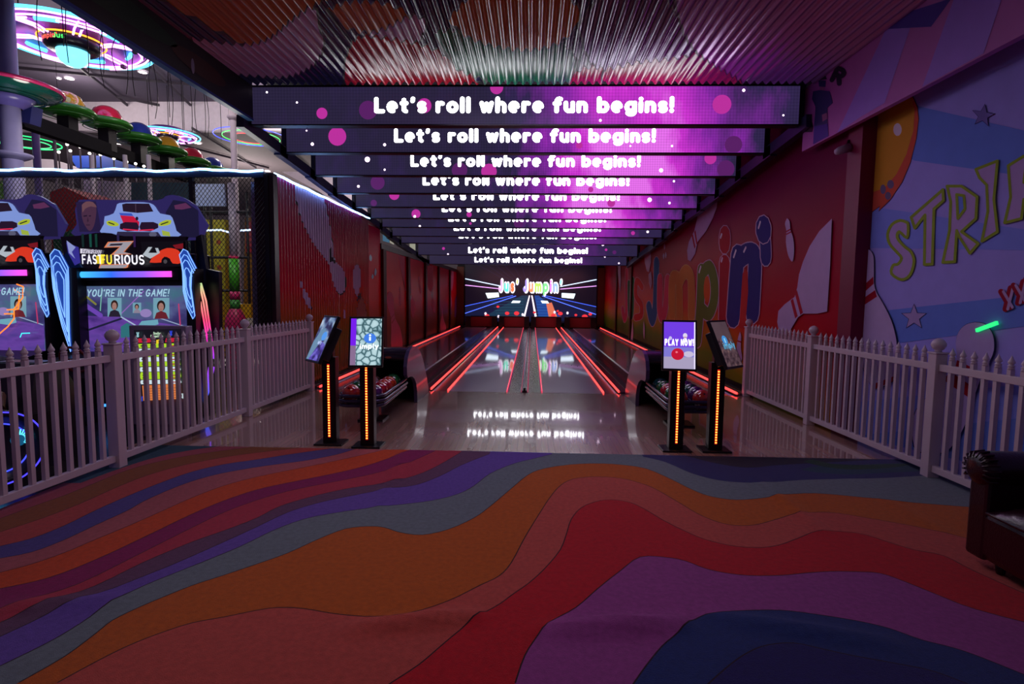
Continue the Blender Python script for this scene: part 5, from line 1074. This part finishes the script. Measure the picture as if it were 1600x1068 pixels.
# ================================================================ DISPLAY TOTEM
YT = 5.95
t = thing('display_totem', 'grey upright display behind the left fence listing the bowling competition prices', 'display', pY(250, 690, YT))
def tp(x, y, d=0): return pY(195+x/5.34, 500+y/5.34, YT-d)
o0 = tp(33, 50); o1 = tp(508, 45); zt = (o0.z+o1.z)/2
b = MB(); b.box(o0.x, o1.x, YT, YT+.12, .12, zt); b.box(o0.x+.04, o1.x-.04, YT+.02, YT+.1, -.02, .12); b.build('casing', M('totem_grey', srgb(150, 132, 165), .45), t, bevel=.008)
b = MB(); mats = []; st = [0]
def TP(pts, m):
    if m not in mats: mats.append(m)
    st[0] += .0007; b.poly([tp(x, y, .001+st[0]) for x, y in pts], mats.index(m))
TP([(75, 82), (470, 72), (505, 655), (125, 680)], EM('totem_black', (.006, .005, .01), 1))
YG, WH, RD, ORR = E8(170, 214, 40, 1.), E8(206, 226, 232, 1.), E8(196, 30, 56, 1.), E8(214, 120, 66, 1.)
TP([(112, 152), (232, 150), (232, 185), (112, 188)], RD); TP([(345, 148), (452, 148), (452, 180), (335, 184)], RD); TP([(262, 165), (290, 160), (290, 195), (262, 200)], E8(240, 200, 40, 1.))
for k, (y, h, m) in enumerate(((198, 34, YG), (238, 34, WH), (270, 36, YG), (310, 36, WH), (348, 38, YG), (392, 38, WH), (434, 60, YG), (500, 34, WH))):
    x = 106+k*3; x1 = 452+k*3
    TP([(x+10, y), (x1-10, y-6), (x1, y+h*.5), (x1-8, y+h-6), (x+10, y+h), (x, y+h*.5)], m)
    for r_ in range(2 if k == 6 else 1):
        for a, w2, c in ((x+24, 50, E8(30, 60, 30, .4)), (x1-75, 55, E8(190, 50, 50, .8))):
            TP([(a, y+h*.35+r_*22), (a+w2, y+h*.35+r_*22-1), (a+w2, y+h*.35+8+r_*22), (a, y+h*.35+9+r_*22)], c)
TP([(145, 545), (455, 528), (472, 655), (155, 672)], ORR)
for k in range(5): TP([(200, 570+k*20), (440, 562+k*20), (440, 565+k*20), (200, 573+k*20)], E8(120, 50, 40, .6))
for cx, cy, c in ((108, 120, (150, 200, 210)), (385, 108, (50, 70, 220)), (485, 630, (200, 220, 225)), (140, 655, (40, 60, 190))):
    for dx in (-9, 0, 9):
        for cp in strokes([(cx+dx, cy-18), (cx+dx*.4, cy+6)], 3): TP(cp, E8(*c, .9))
    TP(arc(cx, cy+12, 11, 11, 0, 340, 10), E8(*c, .9))
GW = E8(190, 220, 190, 1.1)
if GW not in mats: mats.append(GW)
for s_, x, y, wd in (('Bowling', 240, 118, .085), ('Competition', 215, 142, .14)):
    A = tp(x, y, .03); out, _ = text2d(s_, .024, .14, width=wd)
    for _, c in out: b.poly([A+Vector((u, 0, v)) for u, v in c], mats.index(GW))
b.build('screen', mats, t)
# ================================================================ NET SCREEN
YN = 8.12; xn1 = XL-.08; xn0 = -10.2; zn = ZT-.04
t = thing('net_screen', 'black diamond mesh net screen with a glowing blue tube on top, behind the racing machines', 'net', (-6.5, YN, -.02))
b = MB(); d = .062; Wn, Hn = xn1-xn0, zn
def strand(x0, z0, x1, z1, r=.0042):
    p, q = Vector((x0, YN, z0)), Vector((x1, YN, z1)); dd = (q-p).normalized(); a = Vector((-dd.z, 0, dd.x))*r; e = Vector((0, r, 0))
    b.add([p+a, p-a*.5+e, p-a*.5-e, q+a, q-a*.5+e, q-a*.5-e], [(0, 1, 4, 3), (1, 2, 5, 4), (2, 0, 3, 5)])
sl = 1.25; k = 0
c0 = -Hn/sl
while c0 < Wn:
    # rising strand x = c0 + z/sl
    za = max(0, -c0*sl); zb = min(Hn, (Wn-c0)*sl)
    if zb > za: strand(xn0+c0+za/sl, za, xn0+c0+zb/sl, zb); strand(xn1-c0-za/sl, za, xn1-c0-zb/sl, zb)
    c0 += d
b.build('mesh', M('net_black', (.015, .015, .03), .6), t)
for x in (xn1+.03, pY(300, 300, YN).x, -8.0, xn0): b = MB(); b.box(x-.03, x+.03, YN-.03, YN+.03, -.02, zn+.02); b.build('post', BLACK, t)
b = MB(); b.box(xn0, xn1, YN-.035, YN+.035, zn-.02, zn+.06); b.build('top_rail', M('rail_blue', srgb(16, 20, 60), .5), t)
tube = []; n = 60
for i in range(n+1):
    u = i/n; tube.append((xn0+(xn1-xn0)*u, YN-.045, zn+.075+.012*sin(u*31)+.006*sin(u*90)))
b = MB(); b.tube(tube, .017, 8); b.build('light_tube', EM('blue_white_tube', srgb(120, 190, 255), 9), t)
tube = [(XL+.02, YN+.1+k*.3, ZT+.02+.006*sin(k*2.)) for k in range(int((Y1-YN)/.3)+1)]
b = MB(); b.tube(tube, .017, 8); tag(b.build('light_tube', EM('blue_tube_wall', srgb(130, 180, 255), 15)), 'glowing blue white tube along the top of the corrugated container wall', 'light tube')
# ================================================================ MUSHROOM LAMPS ON THE BEAM
MU = [(105, 13.0, (214, 160, 30), 'amber', 'nearest'), (167, 14.4, (206, 30, 66), 'red', 'second'), (217, 15.8, (34, 60, 160), 'blue', 'third'), (261, 17.2, (214, 160, 30), 'amber', 'fourth'), (300, 18.6, (206, 30, 66), 'red', 'fifth'), (332, 20.0, (34, 60, 160), 'blue', 'sixth and farthest')]
MY = [179, 198, 221, 240, 256, 269]
GRN = P8(46, 120, 36, .3); 
for (px, y, col, cn, nth), py in zip(MU, MY):
    c = pY(px, py, y); R_ = .56
    t = thing('mushroom_lamp', '%s domed green disc on a black post, %s of the row' % (cn, nth), 'ornament', c, 'domed discs on the beam')
    b = MB(); b.lathe([(.001, -.06), (.2, -.06), (R_*.8, -.02), (R_, .04), (R_*1.02, .08), (R_*.98, .12), (R_*.9, .15), (.001, .16)], c, 36); b.lathe([(R_*.9, -.03), (R_*.92, -.045), (R_*.86, -.05)], c, 36); b.build('disc', GRN, t)
    b = MB(); b.lathe([(R_*.66, .155), (R_*.62, .27), (R_*.48, .42), (R_*.24, .5), (.001, .52)], c, 30); b.build('dome', P8(*col, .15, coat=1), t)
    b = MB(); b.lathe([(.28, -.075), (.24, -.05), (.001, -.05)], c, 20); b.box(c.x-.14, c.x+.14, c.y-.14, c.y+.14, c.z-.62, c.z-.06); b.build('post', BLACK, t)
A = pY(28, 185, 11.2); B = pY(300, 280, 19.5)
b = MB(); b.bar(A, B, .22, .3); tag(b.build('steel_beam', spec(M('beam_black', (.008, .007, .01), .8), .05)), 'long black steel beam under the domed green discs', 'beam')
b = MB(); b.bar(pY(0, 170, 11.1), pY(57, 182, 11.1), .25, .35); tag(b.build('steel_beam', M('beam_blue', srgb(40, 44, 110), .4)), 'short blue beam stub beside the left column under the big disc', 'beam')
# columns
def column(px0, px1, y, ptop, pbot, label, col, collar=None):
    a, c_ = pY(px0, 200, y), pY(px1, 200, y); r = (c_-a).length/2; x = (a.x+c_.x)/2; zt = pY(px0, ptop, y).z; 
    t = thing('column', label, 'column', (x, y, -.02))
    b = MB(); b.lathe([(r, -.02), (r, zt), (.001, zt)], (x, y, 0), 24); b.build('shaft', M('column_%d' % px0, srgb(*col), .5), t)
    if collar:
        for z in collar: b = MB(); b.lathe([(r, z-.06), (r*1.5, z-.02), (r*1.9, z+.02), (r*1.9, z+.06), (r, z+.06)], (x, y, 0), 24); b.build('collar', M('column_%d' % px0, (.5, .5, .5)), t)
    return x, y, r
zc = pY(15, 245, 10.6).z
column(4, 30, 10.6, -60, 280, 'thick pale column with bolted flange at the left edge, through the big dark green disc', (130, 124, 170), [zc])
column(360, 369, 15.5, 172, 280, 'slender white column with collar standing behind the net near the canopy corner', (190, 176, 190), [pY(362, 185, 15.5).z])
column(50, 60, 15, 205, 280, 'thin mauve column between the net and the domed discs', (120, 104, 160), [])
c = pY(12, 143, 10.6)
t = thing('disc_canopy', 'big dark green disc with a pink rim around the column at the left edge', 'ornament', c)
b = MB(); R_ = 1.0; b.lathe([(.2, -.12), (.45, -.1), (.68, -.07), (.81, .0), (.84, .06)], c, 48); b.lathe([(.84, .1), (.76, .12), (.2, .16)], c, 48); b.lathe([(.55, -.1), (.56, -.13), (.6, -.1)], c, 48); b.build('disc', P8(16, 70, 64, .15, coat=1), t)
b = MB(); b.tube([c+Vector((.84*cos(k*pi/24), .84*sin(k*pi/24), .08)) for k in range(48)], .04, 8, closed=True); b.build('rim', P8(190, 40, 100, .25, coat=1), t)
b = MB(); b.lathe([(.2, -.3), (.3, -.22), (.42, -.12), (.2, -.1)], c, 32); b.build('hub', M('hub_mauve', srgb(90, 80, 150), .3), t)
# ================================================================ FLYING SAUCER LAMPS
CY, PK = EM('neon_cyan', srgb(80, 200, 255), 3.2), EM('neon_pink', srgb(250, 150, 255), 3.6)
def saucer(c, R_, label, full=True):
    t = thing('saucer_lamp', label, 'lamp', c, 'neon flying saucer lamps')
    V = lambda r, a, z: c+Vector((r*R_*cos(a), r*R_*sin(a), z*R_))
    circ = lambda r, z, a0=0, a1=2*pi, n=64: [V(r, a0+(a1-a0)*k/n, z) for k in range(n+(0 if a1-a0 > 6.28 else 1))]
    b = MB(); b.lathe([(R_*.9, .0), (R_*.86, -.03), (R_*.5, .05*R_), (R_*.3, .0), (.001, .0)], c, 64); b.lathe([(R_*.9, .01), (R_*.5, .22*R_), (.001, .3*R_)], c, 48)
    b.build('body', M('saucer_violet', srgb(120, 60, 170), .35, noise=.3), t)
    b = MB(); b.tube(circ(1.0, 0), .022*R_, 8, closed=True); b.build('outer_ring', CY, t)
    for r_, z in ((.93, -.01), (.84, -.03)) if full else ((.88, -.03),): b = MB(); b.tube(circ(r_, z), .013*R_, 8, closed=True); b.build('neon_ring', PK, t)
    for k in range(6):
        a = k*pi/3+.3; b = MB()
        for s_ in (-.05, .05): b.tube([V(.36, a+s_*2, -.03), V(.5, a+s_*1.6, .0), V(.68, a+s_*1.3, -.015), V(.88, a+s_, -.03)], .014*R_, 6)
        b.tube([V(.84, a+q*.11, -.05-.05*cos(q*1.2)*0-.02) for q in range(-3, 4)], .014*R_, 6)
        b.build('neon_spoke', PK, t)
        b = MB(); a2 = a+pi/6; b.tube([V(.7, a2-.2+q*.1, -.012) for q in range(5)], .03*R_, 4); b.build('light_panel', CY, t)
        b = MB(); p = V(.8, a, -.06); b.box(p.x-.05, p.x+.05, p.y-.05, p.y+.05, p.z-.03, p.z+.05); b.build('clamp', BLACK, t)
    b = MB(); b.lathe([(.34*R_, -.01*R_), (.34*R_, -.11*R_), (.28*R_, -.15*R_), (.0*R_, -.15*R_)], c, 40); b.build('ticker_drum', M('drum_dark', srgb(20, 18, 30), .3), t)
    b = MB(); b.tube(circ(.4, -.02), .012*R_, 6, closed=True); b.build('amber_ring', EM('neon_amber', srgb(255, 160, 40), 2.5), t)
    if full:
        b = MB(); cols = [(240, 70, 50), (60, 220, 90)]
        for s_, a0, mi in (("Jumpin'", -2.35, 0), ("Jus'", -1.55, 1)):
            out, wd = text2d(s_, .09, .12)
            for _, cp in out: b.poly([V(.345, a0+u/(.345*R_), 0)+Vector((0, 0, -.095*R_+v)) for u, v in cp], mi)
        b.build('ticker_text', [E8(240, 80, 50, 1.6), E8(60, 220, 90, 1.6)], t)
    b = MB(); b.lathe([(.2*R_, -.15*R_), (.195*R_, -.22*R_), (.16*R_, -.3*R_), (.09*R_, -.35*R_), (.001, -.37*R_)], c, 32); b.build('glow_dome', EM('dome_cyan', srgb(110, 215, 250), 2.2), t)
    for k in range(3):
        a = k*2*pi/3; b = MB(); p = V(.6, a, .1); b.tube([p, Vector((p.x, p.y, 10 if c.y < 25 else 8.75))], .012, 6); b.build('hanger', BLACK, t)
saucer(pY(113, 64, 12.4), 1.52, 'large neon flying saucer lamp with cyan rim hanging at top left')
saucer(pY(262, 211, 22.5), 1.15, 'smaller distant neon flying saucer lamp hanging behind the domed discs', False)
for px, py, y, rs, lab in ((393, 214, 23, ((1.4, (60, 80, 255), 'blue'), (1.08, (50, 220, 90), 'green'), (.76, (235, 50, 60), 'red')), 'three nested glowing rings, blue, green and red, hanging near the canopy corner'), (38, 222, 16, ((.85, (40, 220, 120), 'green'), (.6, (40, 190, 110), 'green')), 'two nested green glowing rings hanging low beside the thin mauve column')):
    c = pY(px, py, y); t = thing('ring_lamp', lab, 'lamp', c)
    for k, (r_, col, cn) in enumerate(rs):
        b = MB(); b.tube([c+Vector((r_*cos(q*pi/28), r_*sin(q*pi/28), -.03*k)) for q in range(56)], .016, 6, closed=True); b.build('glow_ring', E8(*col, 2.2), t, label='%s glowing ring' % cn)
    for k in range(3): a = k*2*pi/3+.4; b = MB(); p = c+Vector((rs[0][0]*cos(a), rs[0][0]*sin(a), 0)); b.tube([p, p+Vector((0, 0, min(10-c.z, 3)))], .006, 4); b.build('hanger', BLACK, t)
# ceiling downlights of the hall
DL = EM('downlight', (1, .95, .85), 16)
for (px, py, z) in ((108, 122, 9.98), (92, 122, 9.98), (223, 112, 9.98), (327, 169, 9.98), (187, 224, 8.73), (309, 223, 8.73), (397, 209, 8.73), (372, 249, 8.73), (268, 254, 8.73), (213, 262, 8.73), (418, 267, 8.73)):
    c = pZ(px, py, z); r_ = .14 if px not in (92, 372, 268) else .07
    t = thing('ceiling_downlight', 'round white downlight in the arcade hall ceiling', 'light', c, 'downlights of the arcade hall'); 
    b = MB(); b.lathe([(r_, -.02), (.001, -.02)], c, 20); b.build('lens', DL, t); b = MB(); b.lathe([(r_*1.02, -.03), (r_*1.25, -.03), (r_*1.25, .0)], c, 20); b.build('trim', WB, t)
# dangling cables from the canopy edge
rc_ = random.Random(3)
for k, (px, L_) in enumerate(((70, 90), (105, 50), (112, 70), (142, 70), (166, 55), (168, 75), (188, 42), (200, 65), (215, 60), (241, 60), (244, 75), (268, 60), (270, 70), (288, 70), (302, 62), (311, 60), (323, 52), (326, 58), (348, 50))):
    y = 3.74*F/(831-px); x = -3.75; z = pX(px, 100, x).z; p = Vector((x, y, zl)); Lm = L_*y/F*1.05+.05
    b = MB(); sw = rc_.uniform(-.05, .05); b.tube([p+Vector((0, sw*1.2*sin(q/6*3.0), -Lm*q/6)) for q in range(7)], .0035, 5)
    tag(b.build('dangling_cable', DARK), "thin black cable dangling from the canopy's left edge", 'cable', 'cables dangling from the canopy edge')
# ================================================================ PLAYGROUND BEHIND THE NET
def block(name, cat, label, pts, y, depth, mat, group=None):
    b = MB(); P_ = [pY(px, py, y) for px, py in pts]
    for p in P_: p.z = max(p.z, -.019)
    b.slab(P_, (0, depth, 0)); o = b.build(name, mat, kind='structure' if cat is None else None)
    return o if cat is None else tag(o, label, cat, group)
YW = noise_screen
def lettered(name, c1, c2, sc=6):
    if name in MC: return MC[name]
    m, nt, b = newmat(name); tc = nod(nt, 'ShaderNodeTexCoord'); v = nod(nt, 'ShaderNodeTexVoronoi'); v.inputs['Scale'].default_value = sc; nt.links.new(tc.outputs['Object'], v.inputs['Vector'])
    r = ramp(nt, [(0, c2), (.17, c2), (.2, c1), (1, c1)]); nt.links.new(v.outputs['Distance'], r.inputs['Fac']); nt.links.new(r.outputs['Color'], b.inputs['Base Color']); b.inputs['Roughness'].default_value = .5; MC[name] = m; return m
block('padded_wall', 'wall panel', 'yellow playground wall with small red patches behind the net', [(312, 343), (352, 343), (352, 500), (312, 500)], 13, .2, lettered('yellow_spots', srgb(200, 190, 30), srgb(190, 80, 40), 3.2))
block('padded_wall', 'wall panel', 'orange yellow low block at the foot of the playground behind the net', [(340, 475), (392, 475), (392, 560), (340, 560)], 12, .6, P8(206, 160, 20, .4))
block('padded_wall', 'wall panel', 'amber tall panel beside the padded playground post', [(383, 340), (394, 340), (394, 490), (380, 490)], 13.2, .15, P8(170, 120, 24, .4))
block('padded_wall', 'wall panel', 'red narrow panel high beside the padded playground post', [(384, 345), (393, 345), (393, 395), (384, 395)], 13.0, .1, P8(170, 30, 40, .4))
block('shutter_panel', 'panel', 'dark grey panel between the playground and the corrugated wall', [(392, 284), (421, 284), (423, 560), (396, 560)], 8.7, .06, M('shutter_grey', srgb(190, 176, 214), .5))
block('sloped_roof', 'roof', 'dark red sloped playground roof seen above the racing machines', [(78, 300), (100, 292), (180, 330), (190, 400), (82, 420)], 12.4, 1.2, P8(130, 20, 26, .5))
block('sloped_roof', 'roof', 'dark green sloped panel beside the red playground roof', [(82, 372), (130, 350), (150, 420), (90, 430)], 11.8, .2, P8(20, 70, 44, .5))
block('banner', 'panel', 'white lit display panel high behind the net at left of centre', [(130, 280), (205, 285), (205, 560), (140, 560)], 15.8, .1, WB)
block('banner', 'panel', 'dark teal panel high behind the net over the machines', [(205, 285), (298, 285), (298, 560), (205, 560)], 14, .1, P8(26, 60, 70, .6))
block('banner', 'panel', 'colourful lime and pink panel at the far left behind the net', [(0, 282), (20, 282), (20, 310), (0, 310)], 11, .1, lettered('lime_pink', srgb(120, 190, 60), srgb(210, 60, 120), 5))
block('trim_30', None, 'white sloping bulkhead ledge left of the domed discs above the net', [(62, 248), (82, 249), (140, 268), (140, 275), (30, 275), (32, 248)], 20, .5, WB)
block('trim_32', None, 'blue glowing rim panel above the net at left of the domed discs', [(108, 243), (200, 243), (240, 262), (120, 262)], 18, .3, P8(30, 60, 150, .4))
block('trim_31', None, 'pale wedge shaped bulkhead behind the LED banner ends above the corrugated wall', [(440, 268), (520, 268), (575, 330), (560, 345), (500, 300)], 19, .4, WB)
# padded post
t = thing('padded_post', 'playground post padded green and pink on a round pink foot behind the net', 'post', (pY(367, 500, 11.5).x, 11.5, -.02))
px_ = pY(367, 460, 11.5).x
zz = lambda py: pY(367, py, 11.5).z
for a, c_, col, nm, r_ in ((286, 400, (150, 140, 160), 'steel sleeve', .075), (400, 404, (210, 40, 100), 'pink pad', .1), (404, 455, (70, 170, 40), 'green pad', .1), (455, 468, (210, 40, 110), 'pink pad', .1), (468, 484, (60, 150, 60), 'green pad', .1)):
    b = MB(); b.lathe([(.001, zz(c_)), (r_, zz(c_)+.001), (r_, zz(a)-.001), (.001, zz(a))], (px_, 11.5, 0), 20); b.build('sleeve', P8(*col, .4), t, label=nm)
b = MB(); b.lathe([(.1, zz(482)), (.13, zz(486)), (.19, zz(495)), (.21, zz(508)), (.21, -.02)], (px_, 11.5, 0), 24); b.build('foot', P8(214, 40, 110, .4), t)
block('checkered_block', 'block', 'white and orange patterned block beside the pink post foot', [(386, 497), (397, 497), (397, 540), (386, 540)], 11.8, .3, lettered('chk', srgb(200, 200, 190), srgb(210, 90, 40), 8))
# platform rails and posts of the play frame
t = thing('play_frame', 'dark tubular play frame with white light strips behind the net', 'play frame', (pY(350, 420, 12.4).x, 12.4, -.02))
b = MB()
for px in (328, 385, 318): p = pY(px, 300, 12.4); b.tube([(p.x, 12.4, -.02), (p.x, 12.4, p.z)], .03, 8)
for py in (331, 402, 454): A, B = pY(314, py, 12.4), pY(390, py, 12.4); b.tube([A, B], .03, 8)
b.build('tubes', BLACK, t)
b = MB(); b.slab([pY(px, py, 12.36) for px, py in ((303, 287), (350, 287), (352, 322), (303, 322))], (0, .05, 0)); b.build('top_panel', P8(150, 170, 220, .4), t, label='pale blue panel')
b = MB()
for A, B in (((314, 360), (345, 359)), ((345, 359), (362, 364)), ((376, 360), (391, 359))): b.tube([pY(*A, 12.3), pY(*B, 12.3)], .02, 6)
b.build('light_strip', EM('white_strip', srgb(190, 215, 255), 3), t)
# hanging poles with lamps (behind net and above it)
for k, (px, top) in enumerate(((85, 218), (92, 240), (105, 228), (110, 238), (125, 232), (140, 242), (147, 236), (157, 244), (178, 250), (198, 255), (212, 258), (225, 262))):
    y = 13.5+k*.15; p = pY(px, top, y); t = thing('lamp_pole', 'thin pole with a small bright lamp on top above the net', 'lamp', (p.x, y, -.02), 'thin lamp poles behind the net')
    b = MB(); b.tube([(p.x, y, -.02), p], .018 if k % 3 else .035, 6); b.build('pole', M('pole_grey', srgb(130, 120, 130), .4), t); b = MB(); b.ball(p+Vector((0, 0, .04)), .035, 0, 10, 6); b.build('bulb', EM('bulb', (1, .9, .8), 5), t)
for k, px in enumerate((143, 195, 232)):
    y = 13.2; p = pY(px, 242, y); b = MB(); b.tube([(p.x, y, -.02), (p.x, y, p.z)], .05, 10); tag(b.build('white_pole', M('pole_white', srgb(200, 190, 200), .5)), 'white round pole behind the net above the machines, %s of three' % ('left', 'middle', 'right')[k], 'pole', 'white poles behind the net')
# shop windows of the hall seen above the far containers
for k, (x0_, x1_, y0_, y1_) in enumerate(((598, 608, 366, 379), (609, 615, 366, 382), (622, 628, 376, 386), (640, 651, 378, 394))):
    block('window_%d' % (k+1), None, 'lit hall window above the left containers, %s from the left' % ('first', 'second', 'third', 'fourth')[k], [(x0_, y0_), (x1_, y0_+3), (x1_, y1_), (x0_, y1_-3)], 24, .05, E8(*((60, 110, 140), (170, 165, 150), (190, 180, 150), (170, 170, 150))[k], .7), 'lit windows above the left containers')
